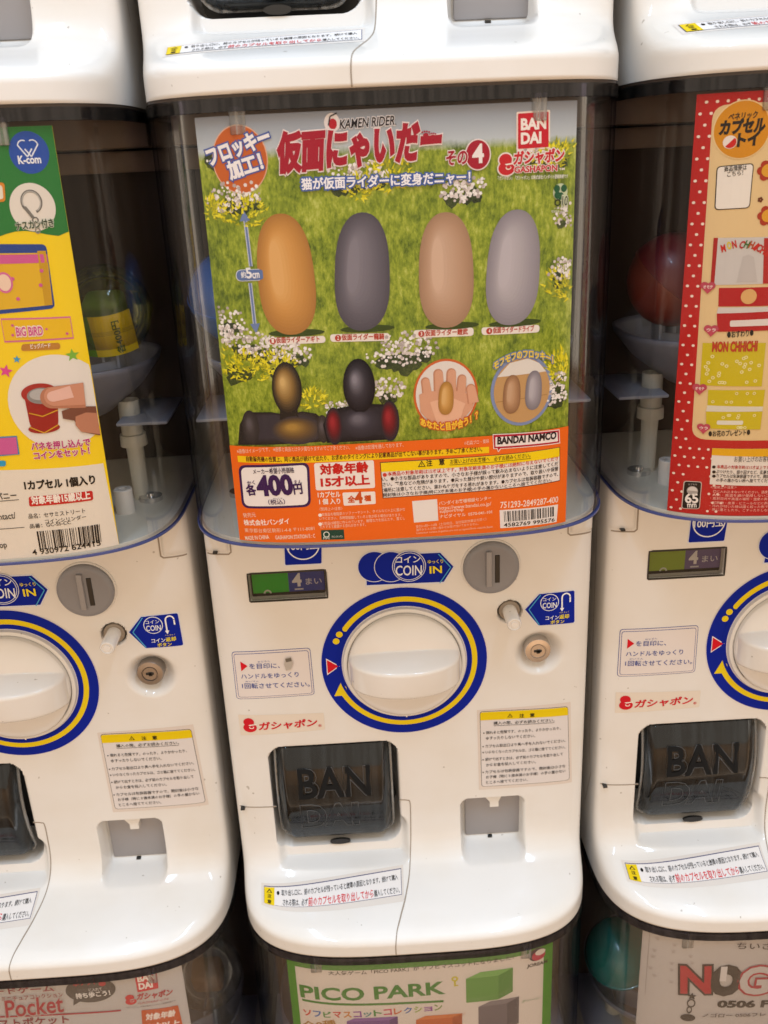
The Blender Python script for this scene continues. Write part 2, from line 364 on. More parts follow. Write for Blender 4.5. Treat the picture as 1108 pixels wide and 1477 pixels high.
STEP = 0.00013
class Print:
    """collects flat shapes in (x, z) metres, each with a colour and a layer, and lays them on a surface"""
    def __init__(s, fn, k=1.0): s.fn = fn; s.k = k; s.items = []
    def raw(s, v, f, col, lay): s.items.append((v, f, col, lay))
    def poly(s, pts, col, lay=1): s.raw(list(pts), [tuple(range(len(pts)))], col, lay)
    def rect(s, a, b, c, d, col, lay=1, r=0.0, frame=None):
        if r > 0:
            out = []; P = [Vector(p) for p in (a, b, c, d)]
            for i in range(4):
                p, q, t = P[i], P[i - 1], P[(i + 1) % 4]
                u = p + (q - p).normalized() * r; w = p + (t - p).normalized() * r
                for j in range(6):
                    m = j / 5; out.append(tuple(u * (1 - m)**2 + p * 2 * m * (1 - m) + w * m * m))
            pts = out
        else: pts = [a, b, c, d]
        s.poly(pts, col, lay)
        return pts
    def frame(s, a, b, c, d, col, inner, t, lay=1, r=0.001):
        s.rect(a, b, c, d, col, lay, r)
        P = [Vector(p) for p in (a, b, c, d)]; C = sum(P, Vector((0, 0))) / 4
        Q = []
        for i in range(4):
            p, q, w = P[i], P[i - 1], P[(i + 1) % 4]
            Q.append(tuple(p + (q - p).normalized() * t + (w - p).normalized() * t))
        s.rect(*Q, inner, lay + 1, max(r - t * 0.6, 0.0003))
    def disc(s, c, r, col, lay=1, rz=None, a0=0, a1=360, r0=0.0, n=40):
        rz = rz or r; v = []; f = []
        for i in range(n + 1):
            t = math.radians(a0 + (a1 - a0) * i / n); v.append((c[0] + r * math.cos(t), c[1] + rz * math.sin(t)))
        if r0 > 0:
            q = r0 / r
            w = [(c[0] + (x - c[0]) * q, c[1] + (z - c[1]) * q) for x, z in v]
            v2 = v + w; f = [(i, i + 1, n + 2 + i, n + 1 + i) for i in range(n)]
            s.raw(v2, f, col, lay)
        else:
            s.raw(v + [c], [(i, i + 1, n + 1) for i in range(n)], col, lay)
    def line(s, pts, w, col, lay=2):
        for a, b in zip(pts[:-1], pts[1:]):
            d = Vector(b) - Vector(a)
            if d.length == 0: continue
            n = Vector((-d.y, d.x)).normalized() * w / 2; a, b = Vector(a), Vector(b)
            s.raw([tuple(a + n), tuple(a - n), tuple(b - n), tuple(b + n)], [(0, 1, 2, 3)], col, lay)
    def text(s, t, col, p0, p1, h, w=0.012, lay=3, stroke=(), shear=0.0, res=3, arc=None):
        """p0, p1: baseline ends; h: height of the letters"""
        base, _ = text_mesh(t, 0.0, res, shear)
        if not base: return
        x0 = min(p[0] for p in base); x1 = max(p[0] for p in base); y1 = max(p[1] for p in base); y0 = min(p[1] for p in base)
        if t.isascii(): y0 = 0.0
        d = Vector(p1) - Vector(p0); n = Vector((-d.y, d.x)).normalized(); sx = 1.0 / (x1 - x0); sy = h / (y1 - y0)
        for q, (c, o) in enumerate(list(stroke) + [(col, w)]):
            v, f = text_mesh(t, o, res, shear); out = []
            for x, y, e in v:
                u = (x - x0) * sx; k = (y - y0) * sy
                P = Vector(p0) + d * u + n * k
                if arc: P += n * arc * 4 * u * (1 - u)
                out.append((P.x, P.y, e))
            s.raw(out, f, c, lay + q)
    def build(s, name, parent, mat0=None):
        if not s.items: return None
        cols = []; V = []; F = []; I = []
        ep = min(0.006, 0.6 / len(s.items))
        for k_, (v, f, c, lay) in enumerate(s.items):
            lay = lay + k_ * ep
            if c not in cols: cols.append(c)
            xs = [p[0] for p in v]
            big = False
            if max(xs) - min(xs) > 0.006:
                big = any(max(v[i][0] for i in q) - min(v[i][0] for i in q) > 0.004 for q in f) 
            if big and s.k != 0:
                bm = bmesh.new(); vs = [bm.verts.new((p[0], p[1], p[2] if len(p) > 2 else 0)) for p in v]
                for q in f:
                    try: bm.faces.new([vs[i] for i in q])
                    except ValueError: pass
                g = math.floor(min(xs) / 0.005) + 1
                while g * 0.005 < max(xs):
                    bmesh.ops.bisect_plane(bm, geom=bm.verts[:] + bm.edges[:] + bm.faces[:], plane_co=(g * 0.005, 0, 0), plane_no=(1, 0, 0)); g += 1
                zz = [p[1] for p in v]
                if s.k > 1 and max(zz) - min(zz) > 0.003:
                    g = math.floor(min(zz) / 0.002) + 1
                    while g * 0.002 < max(zz):
                        bmesh.ops.bisect_plane(bm, geom=bm.verts[:] + bm.edges[:] + bm.faces[:], plane_co=(0, g * 0.002, 0), plane_no=(0, 1, 0)); g += 1
                bm.verts.index_update(); v = [tuple(p.co) for p in bm.verts]; f = [tuple(p.index for p in q.verts) for q in bm.faces]; bm.free()
            n = len(V)
            kk = max(s.k, 1.0)
            for p in v: V.append((p[0], s.fn(p[0], p[1]) - STEP * kk * (lay + (p[2] if len(p) > 2 else 0)), p[1]))
            for q in f:
                F.append(tuple(n + i for i in q)); I.append(cols.index(c))
        me = mesh(name, V, F, [M[c] if c in M else ink(c) for c in cols], smooth=False, idx=I)
        return link(name, me, parent)

# ---------------------------------------------------------------- shared print elements
def maker_square(P, a, b, c, d, lay=1, border='F2E2D8'):
    """red square with the two-line maker name"""
    A_, B_, C_, D_ = map(Vector, (a, b, c, d))
    def at(u, v): return tuple(A_.lerp(B_, u).lerp(D_.lerp(C_, u), v))
    if border: P.rect(at(-.05, -.05), at(1.05, -.05), at(1.05, 1.05), at(-.05, 1.05), border, lay, 0.0008)
    P.rect(a, b, c, d, 'C8182C', lay + 1, 0.0006)
    hh = (A_ - D_).length
    P.text('BAN', 'F6EDE6', at(.11, .46), at(.90, .46), hh * .30, .045, lay + 2)
    P.text('DAI', 'F6EDE6', at(.11, .86), at(.74, .86), hh * .30, .045, lay + 2)
def gasha_mark(P, c, r, lay=1, col='C8202C', white='F4EAE0', edge=None):
    if edge:
        P.disc((c[0], c[1] + r * .42), r * .80, edge, lay, r * .72); P.disc((c[0] + r * .1, c[1] - r * .38), r * .98, edge, lay, r * .80)
    P.disc((c[0], c[1] + r * .42), r * .66, col, lay + 1, r * .58)
    P.disc((c[0] + r * .1, c[1] - r * .38), r * .84, col, lay + 1, r * .66)
    P.poly([(c[0] - r * .1, c[1] + r * .02), (c[0] + r * .95, c[1] + r * .14), (c[0] + r * .95, c[1] + r * .02), (c[0] + r * .1, c[1] - r * .10)], white, lay + 2)
    P.disc((c[0] + r * .30, c[1] - r * .34), r * .30, white, lay + 2, r * .20, n=16)
    P.disc((c[0] + r * .30, c[1] - r * .28), r * .22, col, lay + 3, r * .14, n=16)
def warn_triangle(P, c, h, col, bgc, lay=2):
    x, z = c
    P.poly([(x - h * .58, z), (x + h * .58, z), (x, z + h)], col, lay)
    P.poly([(x - h * .38, z + h * .12), (x + h * .38, z + h * .12), (x, z + h * .78)], bgc, lay + 1)
    P.poly([(x - h * .05, z + h * .3), (x + h * .05, z + h * .3), (x + h * .05, z + h * .62), (x - h * .05, z + h * .62)], col, lay + 2)
    P.disc((x, z + h * .22), h * .055, col, lay + 2, n=8)
def barcode(P, a, b, c, d, lay=1, seed=3, col='1C1412', span=(0.0, 1.0)):
    rnd = random.Random(seed); A_, B_, C_, D_ = map(Vector, (a, b, c, d)); u = 0.0
    while u < 1.0:
        w = rnd.choice((0.009, 0.009, 0.018, 0.027)); u2 = min(u + w, 1.0)
        P.poly([tuple(D_.lerp(C_, u)), tuple(D_.lerp(C_, u2)), tuple(A_.lerp(B_, u2)), tuple(A_.lerp(B_, u))], col, lay)
        u = u2 + rnd.choice((0.009, 0.014, 0.02, 0.028))
def bil(a, b, c, d):
    A_, B_, C_, D_ = map(Vector, (a, b, c, d))
    return lambda u, v: tuple(A_.lerp(B_, u).lerp(D_.lerp(C_, u), v))

# ---------------------------------------------------------------- the machine with all its parts
def arrow_pts(a, b, tip, c, d): return [a, b, tip, c, d]

M['pane_clear'] = clear_mat('pane_clear', (0.85, 0.84, 0.82, 1), (0.6, 0.6, 0.6, 1), gloss=0.45, streak=0.0, haze=0.0)
def build_machine():
    m = empty('capsule_machine', (0, 0, 0))
    body = link('body_shell', make_body(), m)
    # seams round the door panels
    Z1 = (-0.1327,0.0908)[1]
    def smooth(p, n=8):
        q = [p[0]] + list(p) + [p[-1]]; out = []
        for i in range(1, len(q) - 2):
            for j in range(n):
                t = j / n
                out.append(tuple(.5 * (2 * q[i][k] + (q[i + 1][k] - q[i - 1][k]) * t + (2 * q[i - 1][k] - 5 * q[i][k] + 4 * q[i + 1][k] - q[i + 2][k]) * t * t + (3 * q[i][k] - q[i - 1][k] - 3 * q[i + 1][k] + q[i + 2][k]) * t ** 3) for k in (0, 1)))
        return out + [p[-1]]
    def seam(name, pts, w=0.0007):
        V, F = ribbon(pts, w, base_y); link(name, mesh(name, V, F, M['seam_dark'], smooth=False), m)
    seam('panel_seam', smooth([(-0.0094,0.0909), (-0.0031,0.0901), (-0.0006,0.0871), (-0.0007,0.0680), (-0.0015,0.0486), (-0.0036,0.0340), (-0.0080,0.0270), (-0.0139,0.0217), (-0.0178,0.0173), (-0.0192, 0.0105), (-0.0192, 0.0004)]), 0.0008)
    seam('panel_seam', [(-0.1413, Z1), (-0.1105, Z1 + .0006)], 0.0008)
    bm = bevel_box(-0.1400, -0.1365, -0.0004, 0.006, Z1 - 0.0008, Z1 + 0.0008, 0.0002, 1)
    link('latch_notch', from_bm('latch_notch', bm, M['black_plastic']), m)
    for s in (-1, 1):
        bm = bmesh.new()
        for (y0, z0), (y1, z1) in (((0.036, 0.315), (0.030, 0.110)), ((0.030, 0.110), (0.022, 0.088)), ((0.022, 0.088), (0.036, 0.050))):
            a = [bm.verts.new((s * (A + 0.0004), y0 + q, z0)) for q in (0, 0.0009)]; b = [bm.verts.new((s * (A + 0.0004), y1 + q, z1)) for q in (0, 0.0009)]
            bm.faces.new((a[0], a[1], b[1], b[0]))
        link('side_seam', from_bm('side_seam', bm, M['seam_dark'], False), m)
    # hinge blocks at the upper corners
    def patch(name, x0, x1, z0, z1, proud, mat, r=0.0022):
        V = []; F = []; nx = 14; nz = 10
        for j in range(nz + 1):
            for i in range(nx + 1):
                x = x0 + (x1 - x0) * i / nx; z = z0 + (z1 - z0) * j / nz
                e = min(abs(x - x0) if abs(x0) < 0.14 else 1, abs(x - x1) if abs(x1) < 0.14 else 1, z - z0)
                k = sstep(0, r, e)
                V.append((x, base_y(x, z) + 0.001 - (proud + 0.001) * k, z))
        for j in range(nz):
            for i in range(nx):
                a = j * (nx + 1) + i; F.append((a, a + 1, a + nx + 2, a + nx + 1))
        return link(name, mesh(name, V, F, mat), m)
    for s in (-1, 1):
        x0, x1 = sorted((s * 0.1252, s * 0.14448))
        patch('hinge_block', x0, x1, 0.3195, 0.3500, 0.0022, M['white_plastic'])
        V, F = ribbon([(s * 0.1425, 0.3188), (s * 0.1262, 0.3188), (s * 0.1243, 0.3205), (s * 0.1243, 0.349)], 0.0010, base_y, 0.0004)
        link('hinge_gap', mesh('hinge_gap', V, F, M['seam_dark'], smooth=False), m)
    bm = bevel_box(-0.1372, -0.1338, -0.0024, 0.006, 0.3208, 0.3224, 0.0003, 1)
    link('hinge_slot', from_bm('hinge_slot', bm, M['black_plastic']), m)

    # coin counter window
    dsp = link('coin_display', from_bm('coin_display', bevel_box(DS[0] + .001, DS[1] - .001, 0.0062, 0.012, DS[2] + .001, DS[3] - .001, 0.0008, 2), M['black_plastic']), m)
    P = Print(lambda x, z: 0.0058, 0)
    f = bil((-.1118, .3009), (-.0578, .3009), (-.0578, .2836), (-.1118, .2836))
    P.rect(f(0, 0), f(.5, 0), f(.5, 1), f(0, 1), 'green_display', 1); P.rect(f(.5, 0), f(1, 0), f(1, 1), f(.5, 1), 'blue_display', 1)
    P.text('4', 'EDEDF2', f(.56, .74), f(.675, .74), .0100, .035, 3); P.text('まい', 'D8DAE6', f(.74, .70), f(.96, .70), .0052, .01, 3)
    P.rect(f(.58, .86), f(.70, .86), f(.70, .93), f(.58, .93), 'C8CCD8', 3); P.disc(f(.2, 1.02), .003, 'C9D0C8', 3, a0=0, a1=180, n=12, r0=.0017)
    P.build('counter_print', dsp)
    fr = Print(lambda x, z: base_y(x, z) - 0.0002, 0)
    fr.items = []
    V, F = ribbon([(DS[0] - .0002, DS[2]), (DS[0] - .0002, DS[3]), (DS[1], DS[3] + .0002), (DS[1] + .0002, DS[2]), (DS[0], DS[2] - .0002)], 0.0011, base_y, 0.0004)
    link('display_frame', mesh('display_frame', V, F, M['black_plastic'], smooth=False), dsp)
    gl = [(DS[0] + .0005, 0.0018, DS[2] + .0005), (DS[1] - .0005, 0.0018, DS[2] + .0005), (DS[1] - .0005, 0.0018, DS[3] - .0005), (DS[0] + .0005, 0.0018, DS[3] - .0005)]
    link('display_pane', mesh('display_pane', gl + [(x, y + .001, z) for x, y, z in gl], [(0, 1, 2, 3), (7, 6, 5, 4), (0, 4, 5, 1), (2, 6, 7, 3)], M['pane_clear'], smooth=False), dsp)

    # coin slot
    cx, cz = (0.0668,0.2977)
    cs = link('coin_slot', from_bm('coin_slot', lathe([(0.0, -0.0045), (0.0150, -0.0045), (0.0170, -0.0050), (0.0192, -0.0048), (0.0207, -0.0034), (0.0210, 0.0), (0.0210, 0.002)], 64, 'Y', (cx, 0, cz), cap=False), M['grey_plastic']), m)
    V = []; bm = bevel_box(cx - .0042, cx - .0001, -0.0068, -.003, cz - .0140, cz + .0145, 0.0006, 2)
    link('slot_guide', from_bm('slot_guide', bm, M['mid_grey_plastic']), cs)
    bm = bevel_box(cx + .0024, cx + .0060, -0.0050, -.003, cz - .0115, cz + .0110, 0.0003, 1)
    link('slot_mouth', from_bm('slot_mouth', bm, M['black_plastic']), cs)
    bm = lathe([(0.0210, 0.001), (0.0210, -0.0012), (0.0222, -0.0012), (0.0228, 0.001)], 64, 'Y', (cx, 0, cz), cap=False)
    link('slot_collar', from_bm('slot_collar', bm, M['white_plastic']), cs)

    # coin return rod
    hx, hz = HOLE[0], HOLE[1]
    rd = link('return_rod', from_bm('return_rod', lathe([(0.0054, 0.015), (0.0054, -0.0205), (0.0048, -0.0215), (0.0042, -0.0217), (0.0040, -0.0208), (0.0026, -0.0208), (0.0024, -0.0216), (0.0, -0.0216)], 32, 'Y', (hx, 0, hz), cap=False), M['knob_plastic']), m)
    link('rod_hole', from_bm('rod_hole', lathe([(0.0, 0.0012), (0.0079, 0.0012), (0.0082, 0.0030)], 32, 'Y', (hx, 0, hz), cap=False), M['seam_dark']), m)

    # lock
    lx, lz = LOCK[0] - 0.001, LOCK[1] + 0.0015
    lk = link('lock', from_bm('lock', lathe([(0.0, 0.0005), (0.0052, 0.0005), (0.0056, 0.0012), (0.0060, 0.0012), (0.0064, 0.0002), (0.0098, 0.0006), (0.0104, 0.0014), (0.0105, 0.011)], 48, 'Y', (lx, 0, lz), cap=False), M['steel']), m)
    bm = bevel_box(lx - .0032, lx + .0030, 0.0000, .003, lz - .0011, lz + .0011, 0.0004, 2)
    bevel_box(lx - .0012, lx + .0018, 0.0000, .003, lz - .0022, lz + .0015, 0.0004, 2, bm)
    link('keyhole', from_bm('keyhole', bm, M['black_plastic']), lk)

    # turning handle
    kx, kz = DIAL
    R_ = 0.0436; V = []; F = []; NR, NT = 90, 240
    def kh(x, z):
        r = math.hypot(x, z)
        base = 0.0125 * math.sqrt(max(0, 1 - (r / 0.0445) ** 2)) ** 0.75 + 0.0008
        nose = 0.0325 * math.sqrt(max(0, 1 - (x / 0.0430) ** 2)) ** 0.85
        p = max(0.0, nose - base); zt_, zn, zb_ = 0.0095 + 0.42 * p, 0.0090, -0.0140
        if z > zt_ or z < zb_ - 0.0012: return base
        if z > zn: return base + p * (1 - (z - zn) / (zt_ - zn)) ** 0.95 - 0.0006 * math.exp(-((z - zn) / .001) ** 2)
        k = sstep(zb_ - 0.0012, zb_ + 0.0003, z); d = z - zb_
        rr_ = 0.0028 * (1 - math.sqrt(max(0, 1 - (1 - min(max(d, 0) / 0.0028, 1)) ** 2)))
        up = 0.0006 * math.exp(-((z - zn) / .001) ** 2)
        return base + max(0.0, p - rr_ - up - 0.0022 * ((zn - z) / (zn - zb_)) ** 1.5) * k
    V.append((kx, -kh(0, 0) - .002, kz))
    for i in range(1, NR + 1):
        r = R_ * math.sin(math.pi / 2 * i / NR) ** 0.9
        for j in range(NT):
            t = 2 * math.pi * j / NT; x, z = r * math.cos(t), r * math.sin(t)
            V.append((kx + x, -kh(x, z) - .002, kz + z))
    for j in range(NT): V.append((kx + R_ * math.cos(2 * math.pi * j / NT), 0.001, kz + R_ * math.sin(2 * math.pi * j / NT)))
    for j in range(NT): F.append((0, 1 + (j + 1) % NT, 1 + j))
    for i in range(NR):
        for j in range(NT):
            a = 1 + i * NT + j; b = 1 + i * NT + (j + 1) % NT; F.append((a, b, b + NT, a + NT))
    knob = link('turning_handle', mesh('turning_handle', V, [tuple(reversed(f)) for f in F], M['knob_plastic']), m)
    link('handle_collar', from_bm('handle_collar', lathe([(0.0440, 0.002), (0.0442, -0.0030), (0.0450, -0.0036), (0.0472, -0.0030), (0.0480, -0.0006), (0.0482, 0.002)], 96, 'Y', (kx, 0, kz), cap=False), M['white_plastic']), m)
    P = Print(lambda x, z: -0.0001, 0)
    c = (kx, kz)
    P.disc(c, .0646, 'D8D4E0', 1, r0=.0476, n=96); P.disc(c, .0641, '0A2296', 2, r0=.0486, n=96)
    P.disc(c, .0566, 'E6CC20', 3, r0=.0521, n=90, a0=-148, a1=144)
    P.disc(c, .0525, '0A2296', 4, r0=.0505, n=90)
    for q in (150.5, 157): P.disc((c[0] + .0560 * math.cos(math.radians(q)), c[1] + .0560 * math.sin(math.radians(q))), .0026, 'E6CC20', 4, n=18)
    P.disc((c[0] + .0543 * math.cos(math.radians(144)), c[1] + .0543 * math.sin(math.radians(144))), .00225, 'E6CC20', 3, n=18)
    def pol(r, q): return (c[0] + r * math.cos(math.radians(q)), c[1] + r * math.sin(math.radians(q)))
    P.poly([pol(.0521, -148), pol(.0500, -158), pol(.0520, -164), pol(.0620, -154.5), pol(.0566, -152), pol(.0566, -148)], 'E6CC20', 3)
    P.poly([pol(.0607, 173), pol(.0607, -173), pol(.0500, -180)], 'F2E8E8', 3); P.poly([pol(.0600, 174.2), pol(.0600, -174.2), pol(.0512, -180)], 'D01C28', 4)
    P.poly([pol(.0476, -91), pol(.0476, -89), pol(.0496, -89.4), pol(.0496, -90.6)], 'F2E8E8', 5)
    P.build('dial_ring_sticker', m)

    # capsule outlet with its curved smoked door
    hood = bmesh.new()
    link('outlet_box', from_bm('outlet_box', bevel_box(CH[0] + .001, CH[1] - .001, 0.0495, 0.0515, CH[2] + .001, CH[3] - .001, 0, 1), M['black_plastic'], False), m)
    x0, x1, zt, zb = -0.1085, -0.0145, 0.1478, 0.0500
    def dy(z):   # bulging front of the door
        t = (z - 0.104) / 0.054
        return 0.0065 - 0.0140 * (1 - t * t)
    def inside(x, z, r=0.013): return rr_sdf(x, z, x0, x1, zb, zt + .03, r)
    V = []; F = []; nx, nz = 60, 60
    for j in range(nz + 1):
        for i in range(nx + 1):
            u = i / nx * 2 - 1; v = j / nz
            z = zb + (zt - zb) * v
            r = 0.015; inset = r - math.sqrt(max(0, r * r - max(0, (zb + r - z)) ** 2))
            xx = (x0 + x1) / 2 + u * ((x1 - x0) / 2 - inset)
            e = (x1 - x0) / 2 - inset - abs(xx - (x0 + x1) / 2)
            V.append((xx, dy(z) + 0.010 * (1 - sstep(-0.002, 0.010, e)) ** 1.5 + 0.006 * (1 - sstep(0, 0.006, z - zb)), z))
    for j in range(nz):
        for i in range(nx):
            a = j * (nx + 1) + i; F.append((a, a + 1, a + nx + 2, a + nx + 1))
    door = link('outlet_door', mesh('outlet_door', V, F, M['door_smoke']), m)
    bm = bmesh.new(); bm.from_mesh(door.data); bmesh.ops.solidify(bm, geom=bm.faces[:], thickness=0.0018); bm.to_mesh(door.data); bm.free()
    door.data.polygons.foreach_set('use_smooth', [True] * len(door.data.polygons))
    # clear lip round the lower edge
    bm = bmesh.new(); path = []
    for q in range(0, 11): path.append((x1 - 0.0006, zt - (zt - zb - .015) * q / 10))
    for q in range(1, 9): t = math.radians(90 * q / 8); path.append((x1 - .015 + .0144 * math.cos(t), zb + .015 - .0144 * math.sin(t)))
    for q in range(1, 9): t = math.radians(90 * q / 8); path.append((x0 + .015 - .0144 * math.sin(t), zb + .015 - .0144 * math.cos(t)))
    for q in range(1, 11): path.append((x0 + 0.0006, zb + .015 + (zt - zb - .015) * q / 10))
    rings = []
    for k, (x, z) in enumerate(path):
        a = Vector(path[max(k - 1, 0)]); b = Vector(path[min(k + 1, len(path) - 1)]); d = (b - a).normalized(); n = Vector((-d.y, d.x))
        y = dy(z) + 0.0085
        rings.append([bm.verts.new((x + n.x * o, y + yy, z + n.y * o)) for o, yy in ((-.0012, .0008), (-.0012, -.0010), (0, -.0018), (.0012, -.0010), (.0012, .0008))])
    for a, b in zip(rings[:-1], rings[1:]):
        for i in range(5): bm.faces.new((a[i], a[(i + 1) % 5], b[(i + 1) % 5], b[i]))
    link('door_lip', from_bm('door_lip', bm, M['door_edge']), door)
    P = Print(lambda x, z: dy(z) - 0.0004, 1)
    P.text('BAN', '191B1D', (-.0903, .1038), (-.0323, .1038), .0265, .012, 2)
    def outline_text(t, p0, p1, h):
        c = bpy.data.curves.new('t', 'FONT'); c.body = t; c.offset = .045; c.resolution_u = 3; c.fill_mode = 'NONE'; c.bevel_depth = 0.008; c.bevel_resolution = 0
        o = bpy.data.objects.new('t', c); COL.objects.link(o); dg = bpy.context.evaluated_depsgraph_get(); dg.update()
        me = bpy.data.meshes.new_from_object(o.evaluated_get(dg)); bpy.data.objects.remove(o); bpy.data.curves.remove(c)
        xs = [v.co.x for v in me.vertices]; ys = [v.co.y for v in me.vertices]; x0_, x1_, y0_, y1_ = min(xs), max(xs), min(ys), max(ys); k_ = (p1[0] - p0[0]) / (x1_ - x0_)
        for v in me.vertices:
            x = p0[0] + (v.co.x - x0_) * k_; z = p0[1] + (v.co.y - y0_) / (y1_ - y0_) * h
            v.co = (x, dy(z) - 0.0004 - v.co.z * k_, z)
        me.materials.clear(); me.materials.append(M['line_grey']); link('letter_outline', me, door)
    outline_text('BAN', (-.0908, .1034), (-.0318, .1034), .0273)
    outline_text('DAI', (-.0908, .0705), (-.0430, .0705), .0273)
    P.build('embossed_lettering', door)
    bm = lathe([(0.0, 0.0), (0.0085, 0.0), (0.0085, 0.002), (0, 0.002)], 24, 'Y', (0, 0, 0), cap=False)
    for v_ in bm.verts: v_.co.z *= 0.32; v_.co += Vector((-0.0605, 0.0035, zb - 0.001))
    link('finger_notch', from_bm('finger_notch', bm, M['black_plastic']), door)

    # coin return cup
    fl = link('return_flap', from_bm('return_flap', bevel_box(CR[0] + .0045, CR[1] - .0005, 0.0118, 0.0140, 0.0400, 0.0860, 0.0012, 2), M['mid_grey_plastic']), m)
    bm = bmesh.new(); q = [(-.0080, .0862), (.0080, .0862), (.0048, .0790), (.0048, .0738), (-.0025, .0738), (-.0025, .0790)]
    cx_ = (CR[0] + CR[1]) / 2 + .001
    fa = [bm.verts.new((cx_ + x, 0.0050, z)) for x, z in q]; fb = [bm.verts.new((cx_ + x, 0.0125, z)) for x, z in q]
    bm.faces.new(fa); bm.faces.new(fb[::-1])
    for i in range(6): bm.faces.new((fa[i], fb[i], fb[(i + 1) % 6], fa[(i + 1) % 6]))
    link('flap_tab', from_bm('flap_tab', bm, M['white_plastic'], False), fl)
    link('drain_slot', from_bm('drain_slot', bevel_box(cx_ - .0035, cx_ + .0002, 0.0100, .0140, 0.0375, 0.0392, 0.0002, 1), M['black_plastic']), m)

    # ------------------------------------------------ stickers on the front
    flat = lambda x, z: base_y(x, z) - 0.00005
    P = Print(flat, 1)                       # coin arrow
    P.poly([(-0.0261,0.3130), (0.0297,0.3124), (0.0398,0.2993), (0.0318,0.2861), (-0.0274,0.2870)], 'D8DCEA', 1)
    P.poly([(-0.0252,0.3118), (0.0292,0.3113), (0.0388,0.2994), (0.0313,0.2873), (-0.0264,0.2881)], '0A2296', 2)
    for q, lay in (((-0.0199,0.3030), 3), ((-0.0076,0.3023), 5), ((0.0058,0.3020), 7)):
        P.disc(q, .0126, 'D8DCEA', lay, n=40); P.disc(q, .0120, '0A2296', lay + 1, n=40)
    P.disc((0.0058,0.3020), .0112, 'D8DCEA', 9, r0=.0107, n=40)
    P.text('コイン', 'E8ECF4', (-0.0039,0.3054), (0.0141,0.3049), .0052, .015, 10); P.text('COIN', 'E8ECF4', (-0.0043,0.2953), (0.0149,0.2946), .0078, .012, 10)
    P.text('ゆっくり', 'F0DC30', (0.0198,0.3034), (0.0311,0.3033), .0030, .01, 10); P.text('IN', 'F0DC30', (0.0211,0.2954), (0.0299,0.2954), .0056, .02, 10)
    P.line([(0.0277,0.3108), (0.0367,0.2995), (0.0282,0.2869)], .0007, '50A8D8', 10)
    P.build('coin_arrow_sticker', m)
    P = Print(flat, 1)                       # 100 yen sticker
    P.rect((-0.0850,0.3331), (-0.0566,0.3314), (-0.0580,0.3071), (-0.0864,0.3074), 'D8DCEA', 1, .0012); P.rect((-0.0845,0.3331), (-0.0571,0.3315), (-0.0587,0.3080), (-0.0855,0.3082), '0A2296', 2, .0012)
    P.disc((-0.0713,0.3241), .0124, 'E8ECF4', 3, n=40); P.disc((-0.0713,0.3241), .0114, '0A2296', 4, n=40)
    P.text('100円玉', 'E8ECF4', (-0.0823,0.3197), (-0.0604,0.3201), .0060, .02, 5)
    P.build('coin_value_sticker', m)
    P = Print(flat, 1)                       # coin return sticker
    P.rect((0.1062,0.2731), (0.1315,0.2735), (0.1324,0.2448), (0.1024,0.2452), 'D8DCEA', 1, .0016)
    P.poly([(0.1030,0.2730), (0.1204,0.2727), (0.1212,0.2449), (0.1030,0.2452), (0.0921,0.2602)], 'D8DCEA', 1)
    P.poly([(0.1036,0.2724), (0.1204,0.2722), (0.1211,0.2455), (0.1035,0.2457), (0.0929,0.2601)], '0A2296', 2); P.rect((0.1062,0.2725), (0.1307,0.2730), (0.1316,0.2454), (0.1035,0.2457), '0A2296', 3, .0016)
    P.line([(0.1046,0.2717), (0.0958,0.2599), (0.1040,0.2463)], .0007, '50A8D8', 4)
    P.disc((0.1116,0.2648), .0072, 'E8ECF4', 4, n=32); P.disc((0.1116,0.2648), .0066, '0A2296', 5, n=32)
    P.text('コイン', 'E8ECF4', (0.1063,0.2663), (0.1164,0.2663), .0028, .01, 6); P.text('COIN', 'E8ECF4', (0.1062,0.2604), (0.1170,0.2603), .0044, .015, 6)
    a, b, c_, d_ = (0.1213,0.2589), (0.1211,0.2683), (0.1274,0.2679), (0.1275,0.2638)
    P.line([a, b], .0011, 'F0F2F6', 5); P.disc(((b[0] + c_[0]) / 2, b[1]), (c_[0] - b[0]) / 2 + .0005, 'F0F2F6', 5, a0=0, a1=180, r0=(c_[0] - b[0]) / 2 - .0006, n=16); P.line([c_, d_], .0011, 'F0F2F6', 5)
    P.poly([(a[0] - .0016, a[1] + .0005), (a[0] + .0016, a[1] + .0005), (a[0], a[1] - .0026)], 'F0F2F6', 5)
    P.text('コイン', 'E8ECF4', (0.1087,0.2502), (0.1189,0.2501), .0032, .02, 6); P.text('返却', 'F0DC30', (0.1194,0.2501), (0.1269,0.2502), .0036, .02, 6); P.text('ボタン', 'F0DC30', (0.1126,0.2464), (0.1233,0.2463), .0030, .02, 6)
    P.text('へんきゃく', 'F0DC30', (0.1193,0.2549), (0.1267,0.2550), .0012, .0, 6, res=1)
    P.build('coin_return_sticker', m)
    P = Print(flat, 1)                       # instruction sticker
    P.frame((-0.1327,0.2372), (-0.0722,0.2380), (-0.0717,0.1960), (-0.1330,0.1948), '2A4494', 'DED6D2', .0004, 1, .003)
    P.frame((-0.1313,0.2353), (-0.0738,0.2360), (-0.0732,0.1976), (-0.1312,0.1966), '2A4494', 'DED6D2', .00035, 3, .0022)
    P.poly([(-0.1266,0.2289), (-0.1267,0.2203), (-0.1214,0.2248)], 'D01C28', 6)
    P.text('を目印に、', '2A4494', (-0.1201,0.2223), (-0.0966,0.2219), .0046, .004, 6); P.text('めじるし', '2A4494', (-0.1132,0.2276), (-0.1036,0.2279), .0013, 0, 6, res=1)
    P.text('ハンドルをゆっくり', '2A4494', (-0.1273,0.2135), (-0.0828,0.2133), .0044, .004, 6)
